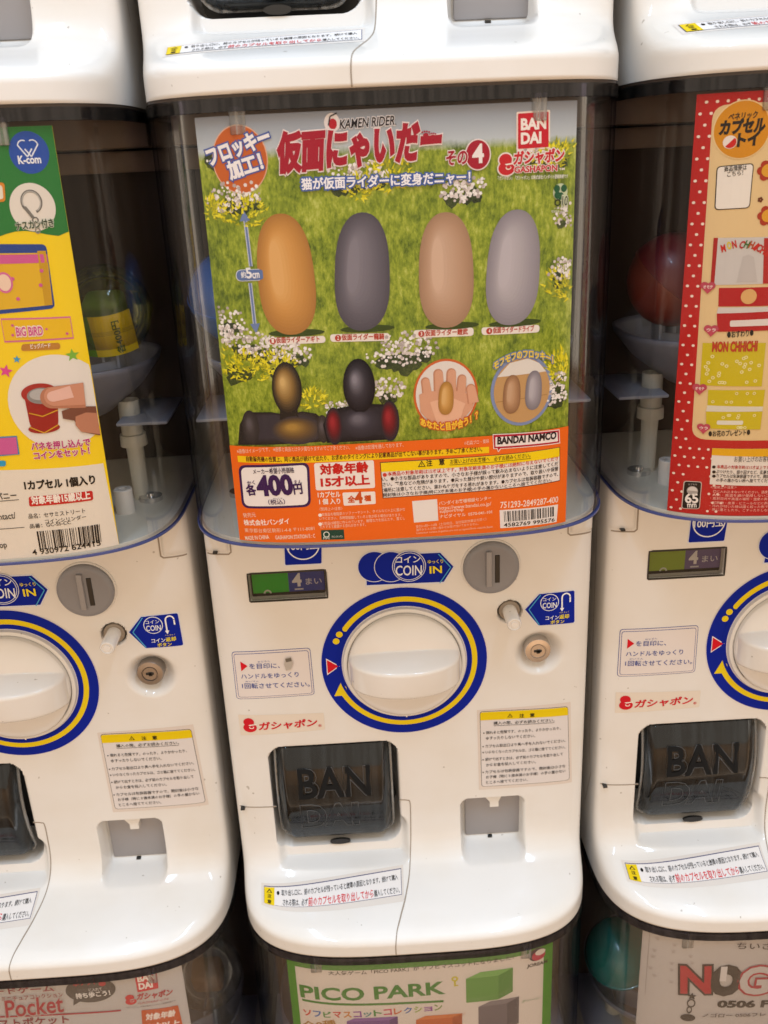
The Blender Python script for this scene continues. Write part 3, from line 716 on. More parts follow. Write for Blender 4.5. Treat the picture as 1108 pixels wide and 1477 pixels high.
    P.text('1回転させてください。', '2A4494', (-0.1274,0.2048), (-0.0749,0.2040), .0048, .004, 6); P.text('かいてん', '2A4494', (-0.1244,0.2105), (-0.1137,0.2104), .0013, 0, 6, res=1)
    P.build('instruction_sticker', m)
    P = Print(flat, 1)                       # red maker logo sticker
    P.rect((-0.1333,0.1805), (-0.0658,0.1790), (-0.0657,0.1635), (-0.1331,0.1611), 'DDD2C4', 1, .0006)
    gasha_mark(P, (-0.1255,0.1710), .0064, 2)
    P.text('ガシャポン', 'C8202C', (-0.1178,0.1659), (-0.0715,0.1672), .0073, .03, 3, shear=.15); P.text('®', 'C8202C', (-0.0708,0.1665), (-0.0683,0.1665), .0022, .01, 3)
    P.build('logo_sticker', m)
    P = Print(flat, 1)                       # caution sheet
    P.rect((0.0555,0.1731), (0.1307,0.1743), (0.1342,0.0959), (0.0566,0.0961), 'D6CBC2', 1, .0004)
    P.frame((0.0577,0.1717), (0.1286,0.1706), (0.1321,0.0988), (0.0587,0.0990), '4A4642', 'D8D2D0', .00035, 2, .0028)
    P.rect((0.0580,0.1710), (0.1284,0.1700), (0.1288,0.1628), (0.0581,0.1639), 'E0C414', 4, .0022); P.rect((0.0580,0.1691), (0.1285,0.1674), (0.1288,0.1625), (0.0581,0.1636), 'E0C414', 5)
    warn_triangle(P, (0.0818,0.1648), .0038, '1E1A18', 'E0C414', 6)
    P.text('注　意', '1E1A18', (0.0893,0.1640), (0.1015,0.1638), .0036, .02, 6)
    lines = [(712, 1045, 800, 1041, '購入の際、必ずお読みください。'), (701, 1058.5, 809, 1053, '倒れると危険です。のったり、よりかかったり、'), (701, 1066.5, 772, 1063, 'ゆすったりしないでください。'), (700, 1078, 816, 1071, 'カプセル取出口より奥へ手を入れないでください。'),
             (700, 1086.5, 816, 1080.5, 'いらなくなったカプセルは、ゴミ箱に捨ててください。'), (700, 1097, 812, 1090.5, '続けて出すときは、必ず前のカプセルを取り出して'), (701, 1105, 773, 1100.5, 'からお金を投入してください。'), (700, 1115, 816, 1108, 'カプセルは包装容器ですので、開封後は小さな'), (701, 1122.5, 816, 1115, 'お子様（特に３歳未満のお子様）の手の届かない'), (701, 1130, 761, 1126, 'ところへ捨ててください。')]
    LN = [((0.0687,0.1586), (0.1178,0.1577)), ((0.0626,0.1501), (0.1231,0.1495)), ((0.0626,0.1448), (0.1024,0.1443)), ((0.0620,0.1372), (0.1273,0.1372)), ((0.0620,0.1315), (0.1275,0.1308)), ((0.0619,0.1245), (0.1254,0.1243)), ((0.0625,0.1190), (0.1034,0.1191)), ((0.0619,0.1122), (0.1280,0.1122)), ((0.0624,0.1071), (0.1282,0.1074)), ((0.0624,0.1019), (0.0968,0.1021))]
    for i, ((a, b), t) in enumerate(zip(LN, lines)):
        P.text(t[4], '2A2624', a, b, .0031, .006, 6, res=1)
        if i in (1, 3, 4, 5, 7): P.disc((a[0] - .0018, a[1] + .0014), .0006, '2A2624', 6, n=8)
        if i not in (2, 6, 9): 
            for q in range(3): P.text('ひらがな'[:2 + q % 3], '2A2624', tuple(Vector(a).lerp(Vector(b), .12 + .3 * q) + Vector((0, .0033))), tuple(Vector(a).lerp(Vector(b), .19 + .3 * q) + Vector((0, .0033))), .0009, 0, 6, res=1) if False else None
    P.line([(LN[0][0][0], LN[0][0][1] - .0008), (LN[0][1][0], LN[0][1][1] - .0008)], .0003, '2A2624', 6)
    P.build('caution_sheet_sticker', m)
    # caution strip on the sloping shelf
    P = Print(lambda x, z: base_y(x, z), 3.2)
    g = bil((-0.1248,0.0289), (-0.0108,0.0343), (-0.0116,0.0268), (-0.1242,0.0237))
    P.rect(g(-.02, -.14), g(1.015, -.14), g(1.015, 1.22), g(-.02, 1.22), 'D6CFC8', 1)
    P.rect(g(0, 0), g(1, 0), g(1, 1), g(0, 1), '5A5A78', 2); P.rect(g(.004, .03), g(.996, .03), g(.996, .97), g(.004, .97), 'E2DEDC', 3)
    P.rect(g(.003, .03), g(.078, .03), g(.078, .97), g(.003, .97), 'E0C414', 4)
    P.poly([g(.02, .32), g(.062, .32), g(.041, .08)], '1E1A18', 5); P.poly([g(.029, .28), g(.053, .28), g(.041, .14)], 'E0C414', 6)
    P.text('注', '1E1A18', g(.027, .60), g(.055, .60), .0011, .02, 5, res=1); P.text('意', '1E1A18', g(.027, .90), g(.055, .90), .0011, .02, 5, res=1)
    P.disc(g(.105, .30), .0011, '1E1A18', 5, .0006, n=12)
    hh = (Vector(g(.5, 0)) - Vector(g(.5, 1))).length
    P.text('取り出し口に、前のカプセルが残っていると故障の原因となります。続けて購入', '2A2624', g(.13, .44), g(.975, .44), hh * .27, .008, 5, res=1)
    P.text('される際は、必ず', '2A2624', g(.14, .90), g(.32, .90), hh * .27, .008, 5, res=1)
    P.text('前のカプセルを取り出してから', 'D02830', g(.325, .92), g(.795, .92), hh * .34, .010, 5, res=1)
    P.text('購入してください。', '2A2624', g(.80, .90), g(.985, .90), hh * .27, .008, 5, res=1)
    P.build('caution_strip_sticker', m)

    # ------------------------------------------------ capsule compartment
    N = 96
    def outline(off=0.0, yback=0.30, fn=yW):
        pts = []
        for i in range(N + 1):
            t = math.pi * i / N; c = math.cos(t); x = -A * (1 if c > 0 else -1) * abs(c) ** (1 / 1.7)
            x = max(-A, min(A, x)); k = (A - off) / A
            pts.append((x * k, fn(x) + off if True else 0))
        return [(-A + off, yback)] + [(-A + off, 0.12)] + pts + [(A - off, 0.12), (A - off, yback)]
    def wall(name, z0, z1, off0, off1, mat, zs=2, caps=True):
        o, q = outline(off0), outline(off1); n = len(o); V = []
        zz = [z0 + (z1 - z0) * i / (zs - 1) for i in range(zs)]
        for z in zz: V += [(x, y, z) for x, y in o]
        for z in zz: V += [(x, y, z) for x, y in q]
        F = []; h = n * zs
        for k in range(zs - 1):
            for i in range(n - 1):
                a = k * n + i; F.append((a, a + 1, a + n + 1, a + n)); b = h + a; F.append((b + 1, b, b + n, b + n + 1))
        if caps:
            for i in range(n - 1):
                F.append((i + 1, i, h + i, h + i + 1)); a = (zs - 1) * n + i; F.append((a, a + 1, h + a + 1, h + a))
        me = mesh(name, V, F, mat); me.set_sharp_from_angle(angle=math.radians(50)); return me
    win = link('window_cover', wall('window_cover', 0.3530, 0.6134, 0.0, 0.0020, M['window_clear']), m)
    link('window_band', wall('window_band', 0.6135, 0.6205, -0.0006, 0.0024, M['window_band']), win)
    link('window_rim', wall('window_rim', 0.3513, 0.3528, -0.0006, 0.0012, M['rim_blue']), win)
    def plate(name, z0, z1, off, mat, fn=yW, yb=0.30):
        o = outline(off, yb, fn); n = len(o)
        V = [(x, y, z0) for x, y in o] + [(x, y, z1) for x, y in o]
        F = [tuple(range(n))[::-1], tuple(range(n, 2 * n))] + [(i, (i + 1) % n, n + (i + 1) % n, n + i) for i in range(n)]
        me = mesh(name, V, F, mat); me.set_sharp_from_angle(angle=math.radians(50)); return link(name, me, m)
    plate('compartment_floor', 0.3510, 0.3545, 0.0030, M['cream_plastic'])
    plate('compartment_roof', 0.6205, 0.6221, 0.0006, M['dark_inner'])
    link('back_panel', from_bm('back_panel', bevel_box(-0.140, 0.140, 0.135, 0.140, 0.355, 0.6204, 0), M['dark_inner'], False), m)
    link('roof_beam', from_bm('roof_beam', bevel_box(-0.1415, 0.1415, 0.100, 0.134, 0.583, 0.5975, 0.001, 2), M['beige_inner']), m)
    link('roof_beam', from_bm('roof_beam', bevel_box(-0.1415, 0.1415, 0.060, 0.134, 0.5990, 0.6190, 0.001, 2), M['beige_inner']), m)
    # hook tabs at the top of the window
    for hx_ in (-0.0835, 0.0850):
        bm = bevel_box(hx_ - .0045, hx_ + .0045, yC(hx_) - .0012, yC(hx_) + .004, 0.6015, 0.6160, 0.0006, 2)
        link('card_clip', from_bm('card_clip', bm, M['door_edge']), m)
    # hopper: funnel, front wall, posts
    V = []; F = []; n = 64
    rings = [(0.130, 0.076, 0.4600), (0.129, 0.075, 0.4560), (0.116, 0.066, 0.4400), (0.095, 0.056, 0.4240), (0.070, 0.045, 0.4170)]
    for rx, ry, z in rings:
        for i in range(n):
            t = 2 * math.pi * i / n; c, s_ = math.cos(t), math.sin(t)
            V.append((rx * math.copysign(abs(c) ** .72, c), 0.050 + ry * math.copysign(abs(s_) ** .72, s_) * .95, z))
    for k in range(len(rings) - 1):
        for i in range(n): F.append((k * n + i, k * n + (i + 1) % n, (k + 1) * n + (i + 1) % n, (k + 1) * n + i))
    me = mesh('hopper', V, F, M['hopper_plastic']); bm = bmesh.new(); bm.from_mesh(me); bmesh.ops.solidify(bm, geom=bm.faces[:], thickness=0.0018); bm.to_mesh(me); bm.free()
    me.polygons.foreach_set('use_smooth', [True] * len(me.polygons))
    hop = link('hopper', me, m)
    bm = bmesh.new(); ra = []
    for i in range(33):
        x = -0.1090 + 0.2180 * i / 32; y = 0.030 - 0.040 * (1 - (x / .112) ** 2)
        ra.append([bm.verts.new((x, y + a_, z)) for a_, z in ((0, .4400), (0, .4570 + .004 * (x / .109) ** 2), (.0022, .4570 + .004 * (x / .109) ** 2), (.0022, .4400))])
    for a, b in zip(ra[:-1], ra[1:]):
        for i in range(4): bm.faces.new((a[i], a[(i + 1) % 4], b[(i + 1) % 4], b[i]))
    bm.faces.new(ra[0]); bm.faces.new(ra[-1])
    M.setdefault('bowl_wall', pmat('bowl_wall', (0.36, 0.39, 0.47), 0.4))
    link('hopper_front', from_bm('hopper_front', bm, M['bowl_wall']), hop)
    for s in (-1, 1):
        for q, hh in ((.0985, .4660), (.1085, .4680)):
            link('hopper_fin', from_bm('hopper_fin', bevel_box(s * q - .0011, s * q + .0011, .0240, .0420, .4400, hh, .0007, 2), M['bowl_wall']), hop)
        bm = lathe([(0.0075, .4300), (0.0078, .4050), (0.0095, .4045), (0.0098, .3960), (0.0062, .3955), (0.0058, .3545)], 24, 'Z', (s * .1085, 0.036, 0), cap=False)
        link('hopper_post', from_bm('hopper_post', bm, M['cream_plastic']), m)
        bm = lathe([(0.0068, .3545), (0.0066, .3720), (0.0060, .3726), (0.0030, .3726), (0.0028, .3690), (0.0, .3690)], 24, 'Z', (s * .1030, 0.006, 0), cap=False)
        link('stub_post', from_bm('stub_post', bm, M['white_plastic']), m)
        bm = lathe([(0.0, .3600), (0.0030, .3598), (0.0034, .3580), (0.0085, .3578), (0.0088, .3545)], 20, 'Z', (s * .1165, 0.030, 0), cap=False)
        link('post_screw', from_bm('post_screw', bm, M['steel']), m)
        link('hopper_plate', from_bm('hopper_plate', bevel_box(s * .122 - .018, s * .122 + .018, .010, .080, .4170, .4195, .001, 2), M['bowl_wall']), hop)
    return m

machine0 = build_machine()
def children(o): return [c for c in bpy.data.objects if c.parent is o]
def copy_tree(o, parent=None, table=None):
    c = o.copy(); COL.objects.link(c); c.parent = parent
    for ch in table.get(o.name, []): copy_tree(ch, c, table)
    return c
table = {}
for o in bpy.data.objects:
    if o.parent: table.setdefault(o.parent.name, []).append(o)
LABELS = {
    (0, 0): 'white capsule machine at lower left, whose window holds a silver card with script lettering',
    (1, 0): 'white capsule machine at bottom centre holding the green bordered display card',
    (2, 0): 'white capsule machine at lower right, holding a silver card and a teal capsule',
    (0, 1): 'middle machine of the left stack, with a green and yellow card in its window',
    (1, 1): 'white capsule machine at the centre, with the large meadow card in its window',
    (2, 1): 'middle machine of the right stack, with a red dotted card in its window',
    (0, 2): 'topmost machine of the left stack, above the green and yellow card',
    (1, 2): 'white capsule machine at top centre, directly above the window with the meadow card',
    (2, 2): 'topmost machine of the right stack, above the red dotted card'}
GRID = {}
for c in range(3):
    for r in range(3):
        o = machine0 if (c, r) == (1, 1) else copy_tree(machine0, None, table)
        GRID[c, r] = o
        o.location = ((c - 1) * 0.30, 0, 0.05 + r * HT)
        o['label'] = LABELS[c, r]; o['category'] = 'capsule machine'; o['group'] = 'capsule machines stacked in three columns'
# the counter of the right hand machine is a faded lime and violet one, the lock of the left hand machine a darker steel
for q in GRID[2, 1].children_recursive:
    if q.name.startswith('counter_print'):
        q.data = q.data.copy()
        for i, mt in enumerate(q.data.materials):
            if mt.name.startswith('green_display'): q.data.materials[i] = M['lime_display']
            if mt.name.startswith('blue_display'): q.data.materials[i] = M['violet_display']
for q in GRID[0, 1].children_recursive:
    if q.name.split('.')[0] == 'lock':
        q.data = q.data.copy(); q.data.materials[0] = M['dark_steel']
# worn patch on the centre machine's instruction sticker
P = Print(lambda x, z: base_y(x, z) - 0.00005, 1)
P.poly([(-0.0916,0.2308), (-0.0873,0.2317), (-0.0861,0.2261), (-0.0882,0.2208), (-0.0920,0.2198), (-0.0931,0.2254)], 'B5ADA4', 11); P.poly([(-0.0917,0.2302), (-0.0874,0.2308), (-0.0870,0.2280), (-0.0914,0.2271)], '6E665C', 12)
P.build('worn_patch', GRID[1, 1])

# ---------------------------------------------------------------- display cards
def card(col, row, label, x0, x1, z0, z1, top):
    t = empty('display_card', ((col - 1) * 0.30, 0, 0.05 + row * HT), label, 'display card', 'printed cards in the machine windows')
    V = []; F = []; n = 60
    for j in (0, 1):
        off = 0.0004 * j
        for z in (z0, z1):
            for i in range(n + 1):
                x = x0 + (x1 - x0) * i / n; V.append((x, yC(x) + off, z))
    h = 2 * (n + 1)
    for i in range(n):
        F.append((i, i + 1, n + 2 + i, n + 1 + i)); F.append((h + i + 1, h + i, h + n + 1 + i, h + n + 2 + i))
        F.append((i + 1, i, h + i, h + i + 1)); F.append((n + 1 + i, n + 2 + i, h + n + 2 + i, h + n + 1 + i))
    F += [(0, n + 1, h + n + 1, h), (n, h + n, h + 2 * n + 1, 2 * n + 1)]
    link('card_sheet', mesh('card_sheet', V, F, top, smooth=False), t)
    return t
def new(): return Print(lambda x, z: yC(x), 1)

# ================= the meadow card in the centre machine
K = card(1, 1, 'large meadow card with red title and orange lower band in the centre window', -0.1083, 0.1083, 0.3545, 0.6115, M['printed_meadow'])
rnd = random.Random(5)
P = new()
CL = [((-0.1021,0.5960), .011, 'w'), ((-0.1085,0.5988), .008, 'w'), ((-0.0949,0.5686), .011, 'w'), ((-0.0854,0.5701), .010, 'w'), ((-0.1039,0.5631), .008, 'y'), ((-0.0855,0.5607), .012, 'y'), ((-0.1135,0.5011), .010, 'w'), ((-0.1027,0.4984), .011, 'w'), ((-0.1066,0.4908), .008, 'w'),
      ((-0.0931,0.4860), .011, 'w'), ((-0.0826,0.4834), .010, 'w'), ((-0.0988,0.4731), .013, 'y'), ((-0.0882,0.4698), .012, 'y'), ((-0.0723,0.4802), .010, 'w'), ((-0.0619,0.4787), .009, 'w'), ((-0.0721,0.4726), .009, 'y'), ((-0.0054,0.4760), .012, 'w'), ((0.0052,0.4780), .014, 'w'), ((0.0136,0.4784), .010, 'w'),
      ((0.0381,0.5666), .009, 'w'), ((0.0452,0.5682), .009, 'w'), ((-0.0255,0.5769), .010, 'w'), ((-0.0129,0.5775), .010, 'w'), ((0.0008,0.5776), .012, 'y'), ((-0.0172,0.5717), .009, 'y'), ((0.0948,0.5874), .011, 'y'), ((0.0907,0.5817), .009, 'y'), ((0.0815,0.5843), .007, 'w'), ((0.1046,0.5497), .009, 'w'),
      ((0.1033,0.5187), .010, 'w'), ((0.1094,0.5197), .008, 'w'), ((0.1021,0.5107), .012, 'y'), ((0.1084,0.5084), .010, 'y'), ((0.1017,0.4621), .012, 'y'), ((0.1046,0.4586), .010, 'y'), ((0.1020,0.4488), .011, 'w'), ((0.0993,0.4425), .009, 'w'), ((-0.0063,0.4538), .009, 'w'), ((-0.0543,0.4497), .008, 'y'), ((-0.0369,0.4423), .008, 'w')]
for (cx, cz), r, k in CL:
    if k == 'w' or rnd.random() < .5:
        for q in range(7):
            a = rnd.uniform(0, 6.28); d = r * rnd.uniform(.1, .7); x, z = cx + d * math.cos(a), cz - r * .55 + d * math.sin(a) * .5
            if abs(x) > .102 or z < .410: continue
            pts = [(x + r * rnd.uniform(.25, .45) * math.cos(t), z + r * rnd.uniform(.2, .4) * math.sin(t)) for t in [i * .7 for i in range(9)]]
            P.poly(pts, 'printed_shrub', 1)
for (cx, cz), r, k in CL:
    for q in range(int(60 if k == 'w' else 90)):
        a = rnd.uniform(0, 6.28); d = r * math.sqrt(rnd.random()); x, z = cx + d * math.cos(a) * 1.15, cz + d * math.sin(a) * .75
        if abs(x) > .1065 or z > .59 or z < .408: continue
        if k == 'w':
            s = rnd.uniform(.0006, .0013); c = rnd.choice(('F2EEEA', 'E6DEDA', 'D6CCC6', 'F6F2F0', 'B8ACA8')); t0 = rnd.uniform(0, 1)
            P.poly([(x + s * math.cos(t0 + i * 1.2566), z + s * math.sin(t0 + i * 1.2566)) for i in range(5)], c, rnd.choice((2, 3)))
        else:
            s = rnd.uniform(.0020, .0042); w = rnd.uniform(.0005, .0010); t0 = math.atan2(z - cz + r * .6, x - cx) + rnd.uniform(-.4, .4); c = rnd.choice(('E8DC28', 'D4CC1C', 'F0E63C', 'B4B020', '9CA028'))
            dx, dz = math.cos(t0), math.sin(t0)
            P.poly([(x - dz * w, z + dx * w), (x + dz * w, z - dx * w), (x + dx * s, z + dz * s)], c, rnd.choice((2, 3)))
P.build('printed_flowers', K)

# plain blank toy shapes standing where the card's figures are printed
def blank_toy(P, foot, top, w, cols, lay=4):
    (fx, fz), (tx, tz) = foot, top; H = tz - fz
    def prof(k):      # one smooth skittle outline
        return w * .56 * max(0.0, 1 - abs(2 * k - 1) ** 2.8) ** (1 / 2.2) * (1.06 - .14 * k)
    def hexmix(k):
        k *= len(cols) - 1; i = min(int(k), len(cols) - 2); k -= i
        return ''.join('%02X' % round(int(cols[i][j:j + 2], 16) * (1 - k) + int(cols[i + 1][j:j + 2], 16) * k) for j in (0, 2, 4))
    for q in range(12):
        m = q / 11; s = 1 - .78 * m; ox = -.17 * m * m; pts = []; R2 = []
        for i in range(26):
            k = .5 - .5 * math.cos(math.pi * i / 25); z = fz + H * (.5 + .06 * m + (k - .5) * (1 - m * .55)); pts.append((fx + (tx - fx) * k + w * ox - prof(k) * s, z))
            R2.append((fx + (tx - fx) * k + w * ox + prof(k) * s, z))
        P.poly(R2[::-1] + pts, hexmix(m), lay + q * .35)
P = new()
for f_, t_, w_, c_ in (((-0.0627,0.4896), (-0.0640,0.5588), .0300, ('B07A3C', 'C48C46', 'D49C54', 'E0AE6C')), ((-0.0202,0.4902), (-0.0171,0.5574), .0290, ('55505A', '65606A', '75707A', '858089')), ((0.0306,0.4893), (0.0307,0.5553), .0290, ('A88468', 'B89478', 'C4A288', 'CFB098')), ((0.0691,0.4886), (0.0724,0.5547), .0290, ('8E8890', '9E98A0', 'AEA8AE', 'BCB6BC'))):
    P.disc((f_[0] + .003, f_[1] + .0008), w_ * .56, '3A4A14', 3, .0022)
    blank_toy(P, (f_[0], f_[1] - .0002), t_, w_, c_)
P.build('printed_toys', K)
# plain dark mannequins at the lower left
P = new()
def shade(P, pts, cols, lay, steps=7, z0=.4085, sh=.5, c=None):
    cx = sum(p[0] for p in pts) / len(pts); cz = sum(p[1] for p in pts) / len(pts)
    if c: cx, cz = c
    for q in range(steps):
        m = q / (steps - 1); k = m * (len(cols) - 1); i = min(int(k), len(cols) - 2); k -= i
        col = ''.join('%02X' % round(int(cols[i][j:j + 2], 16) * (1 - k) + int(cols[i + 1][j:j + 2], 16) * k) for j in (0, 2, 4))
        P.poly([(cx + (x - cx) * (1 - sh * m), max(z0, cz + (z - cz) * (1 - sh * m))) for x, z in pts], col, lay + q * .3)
def oval(c, r, rz, n=28): return [(c[0] + r * math.cos(i * 2 * math.pi / n), c[1] + rz * math.sin(i * 2 * math.pi / n)) for i in range(n)]
def mannequin(head, hr, hz, pts, chest, dark, body, face, lay=4):
    shade(P, pts, (dark, body), lay, 6, sh=.3)
    P.rect((head[0] - hr * .45, head[1]), (head[0] + hr * .45, head[1]), (head[0] + hr * .7, head[1] - hz * 1.45), (head[0] - hr * .7, head[1] - hz * 1.45), dark, lay + 2)
    for c_, r_, z_, cols in chest: shade(P, oval(c_, r_, z_), cols, lay + 2, 10, sh=.8, c=(c_[0] - r_ * .2, c_[1] + z_ * .3))
    shade(P, oval(head, hr, hz), (dark, face[0], face[1]), lay + 3.2, 12, sh=.85, c=(head[0] - hr * .3, head[1] + hz * .3))
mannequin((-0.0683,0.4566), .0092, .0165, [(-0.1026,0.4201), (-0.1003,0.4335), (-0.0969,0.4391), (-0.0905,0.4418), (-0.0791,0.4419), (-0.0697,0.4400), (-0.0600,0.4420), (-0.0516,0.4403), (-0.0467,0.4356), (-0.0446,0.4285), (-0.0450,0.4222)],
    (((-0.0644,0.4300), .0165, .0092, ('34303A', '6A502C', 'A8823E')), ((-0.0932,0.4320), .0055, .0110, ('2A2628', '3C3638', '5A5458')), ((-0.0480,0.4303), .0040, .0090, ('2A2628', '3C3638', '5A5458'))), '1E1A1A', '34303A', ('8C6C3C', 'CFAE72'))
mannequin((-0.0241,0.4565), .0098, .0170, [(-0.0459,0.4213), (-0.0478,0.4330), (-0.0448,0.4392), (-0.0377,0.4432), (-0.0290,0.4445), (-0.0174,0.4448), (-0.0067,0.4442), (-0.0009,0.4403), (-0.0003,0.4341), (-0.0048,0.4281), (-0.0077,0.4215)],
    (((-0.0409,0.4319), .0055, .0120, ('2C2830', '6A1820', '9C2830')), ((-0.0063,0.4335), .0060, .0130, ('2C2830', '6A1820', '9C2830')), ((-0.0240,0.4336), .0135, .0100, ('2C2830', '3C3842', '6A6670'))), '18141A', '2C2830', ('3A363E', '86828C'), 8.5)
P.build('printed_mannequins', K)

# logo, title and tag lines
P = new()
P.disc((-0.0312,0.6054), .0044, 'E8E0E0', 2, .0050); P.disc((-0.0308,0.6047), .0023, 'B8182C', 3, .0028); P.line([(-0.0332,0.6041), (-0.0321,0.6086), (-0.0282,0.6102)], .0007, '2A2024', 4)
P.text('KAMEN RIDER', '1C161C', (-0.0271,0.6020), (0.0034,0.6029), .0046, .02, 3, stroke=(('E4E0E2', .09),), shear=.25)
P.text('.', '1C161C', (0.0038,0.6028), (0.0045,0.6028), .0007, .0, 3)
P.build('series_logo', K)
P = new()
P.text('仮面にゃいだー', 'A81830', (-0.0617,0.5811), (0.0293,0.5844), .0198, .060, 5, stroke=(('F0E2E0', .092),), shear=.22)
P.text('その', 'A81830', (0.0320,0.5806), (0.0438,0.5808), .0072, .03, 6, stroke=(('F0E2E0', .09),), shear=.1)
P.disc((0.0498,0.5853), .0075, 'F0E2E0', 5, .0084); P.disc((0.0498,0.5853), .0068, 'A81830', 6, .0077); P.text('4', 'F4ECEA', (0.0470,0.5811), (0.0529,0.5812), .0095, .03, 7)
for (cx, cz), r in (((0.0206,0.5967), .0016), ((0.0245,0.5959), .0013)):
    P.disc((cx, cz), r, 'A81830', 6, r * .8, n=14)
    for q in (-1.2, -.4, .4, 1.2): P.disc((cx + r * q, cz + r * 1.35 - abs(q) * r * .3), r * .34, 'A81830', 6, n=10)
P.text('猫が仮面ライダーに変身だニャー！', 'F2F0F4', (-0.0503,0.5710), (0.0452,0.5708), .0062, .03, 9, stroke=(('4A64A8', .14),))
P.build('title_lettering', K)
P = new()
c = (-0.0843,0.5886)
P.disc(c, .0160, 'E8B898', 2, .0183); P.disc(c, .0154, 'C8642C', 3, .0177)
P.text('フロッキー', 'F4F0F0', (-0.1013,0.5856), (-0.0655,0.5958), .0092, .05, 5, stroke=(('4A5CA4', .13),)); P.text('加工！', 'F4F0F0', (-0.0902,0.5782), (-0.0710,0.5829), .0092, .05, 5, stroke=(('4A5CA4', .13),))
P.build('flocking_badge', K)
P = new()
maker_square(P, (0.0727,0.6057), (0.0906,0.6061), (0.0910,0.5876), (0.0729,0.5873), 3)
gasha_mark(P, (0.0657,0.5795), .0056, 4, edge='F0E4DE')
P.text('ガシャポン', 'C8202C', (0.0705,0.5789), (0.1006,0.5794), .0072, .045, 6, stroke=(('F2E8E4', .12),), shear=.12); P.text('GASHAPON', 'C8202C', (0.0709,0.5748), (0.0964,0.5747), .0032, .03, 6, stroke=(('F2E8E4', .10),)); P.text('TM', 'F2E8E4', (0.0977,0.5748), (0.1011,0.5748), .0012, .02, 6, res=1)
P.text('「ガシャポン」「ガシャポン」は株式会社バンダイの登録商標です', 'E6E4DC', (0.0613,0.5712), (0.1035,0.5702), .0022, .02, 6, res=1)
c = (0.0989,0.5628)
for dx, dz in ((-.0022, .002), (.0022, .002), (-.0019, -.0015), (.0003, -.0022)): P.disc((c[0] + dx, c[1] + dz), .0019, '1E5A38', 5, .0021, n=16)
P.disc((c[0], c[1]), .0046, 'C8D4B0', 3, .0048, n=24)
P.text('10', '2C3A1C', (0.1000,0.5554), (0.1035,0.5552), .0052, .01, 5, stroke=(('D6DCC0', .1),)); P.disc((0.0973,0.5571), .0020, '2C3A1C', 5, r0=.0012, n=16)
P.text('バンダイの', 'E6E4DC', (0.0952,0.5534), (0.1032,0.5533), .0013, .0, 5, res=1); P.text('環境配慮への取組み', 'E6E4DC', (0.0935,0.5516), (0.1042,0.5513), .0015, .0, 5, res=1)
P.build('maker_logos', K)
# size arrow and name plates
P = new()
blue = '7084B4'; ed = 'D8DCE4'
P.line([(-0.0844,0.5557), (-0.0836,0.5300)], .0022, ed, 2); P.line([(-0.0844,0.5557), (-0.0836,0.5300)], .0013, blue, 3); P.line([(-0.0850,0.5204), (-0.0845,0.4951)], .0022, ed, 2); P.line([(-0.0850,0.5204), (-0.0845,0.4951)], .0013, blue, 3)
P.poly([(-0.0877,0.5554), (-0.0847,0.5610), (-0.0816,0.5556)], blue, 3); P.poly([(-0.0873,0.4964), (-0.0814,0.4967), (-0.0841,0.4905)], blue, 3)
P.rect((-0.0930,0.5282), (-0.0755,0.5285), (-0.0757,0.5218), (-0.0933,0.5214), ed, 4, .0035); P.rect((-0.0926,0.5278), (-0.0760,0.5282), (-0.0761,0.5222), (-0.0928,0.5218), '6078AC', 5, .0033)
P.text('約', 'F0F0F4', (-0.0897,0.5234), (-0.0868,0.5237), .0036, .02, 6); P.text('5', 'F0F0F4', (-0.0864,0.5233), (-0.0834,0.5236), .0056, .03, 6); P.text('cm', 'F0F0F4', (-0.0830,0.5232), (-0.0789,0.5235), .0028, .03, 6)
P.build('size_arrow', K)
P = new()
for a, b, c_, d_, n_, t_ in (((-0.0792,0.4880), (-0.0428,0.4880), (-0.0427,0.4838), (-0.0792,0.4838), '①', '仮面ライダーアギト'), ((-0.0399,0.4887), (-0.0041,0.4877), (-0.0039,0.4831), (-0.0397,0.4841), '②', '仮面ライダー龍騎'), ((0.0101,0.4886), (0.0466,0.4884), (0.0465,0.4834), (0.0104,0.4840), '③', '仮面ライダー鎧武'), ((0.0512,0.4881), (0.0874,0.4872), (0.0874,0.4826), (0.0516,0.4835), '④', '仮面ライダードライブ')):
    P.rect(a, b, c_, d_, 'EFE6DE', 3, .0021); f = bil(a, b, c_, d_)
    P.disc(f(.13, .5), .0019, 'B8402C', 4, n=16); P.text('1234'['①②③④'.index(n_)], 'F4ECE4', f(.118, .72), f(.142, .72), .0023, .03, 5, res=1)
    P.text(t_, 'B8402C', f(.19, .80), f(.90, .80), .0036, .03, 4, res=2)
P.build('name_plates', K)
# the two round photographs
P = new()
c = (0.0290,0.4480); R1 = .0200
P.disc(c, R1, 'D0662C', 3, R1 * 1.12); P.disc(c, R1 * .93, 'E4DCD6', 4, R1 * 1.05)
def clipc(pts, c, r, rz):
    out = []
    for x, z in pts:
        dx, dz = (x - c[0]) / r, (z - c[1]) / rz; q = math.hypot(dx, dz)
        if q > 1: dx /= q; dz /= q
        out.append((c[0] + dx * r, c[1] + dz * rz))
    return out
def finger(P, a, b, w, col, lay, n=12):
    a, b = Vector(a), Vector(b); d = (b - a).normalized(); m = Vector((-d.y, d.x))
    pts = [tuple(a - m * w * 1.05), ] + [tuple(b + (-m * math.cos(t) + d * math.sin(t)) * w * .9) for t in [math.pi * i / n for i in range(n + 1)]] + [tuple(a + m * w * 1.05)]
    P.poly(pts, col, lay)
skin, sk2, sk3 = 'D8A284', 'E2B294', 'C48A6C'
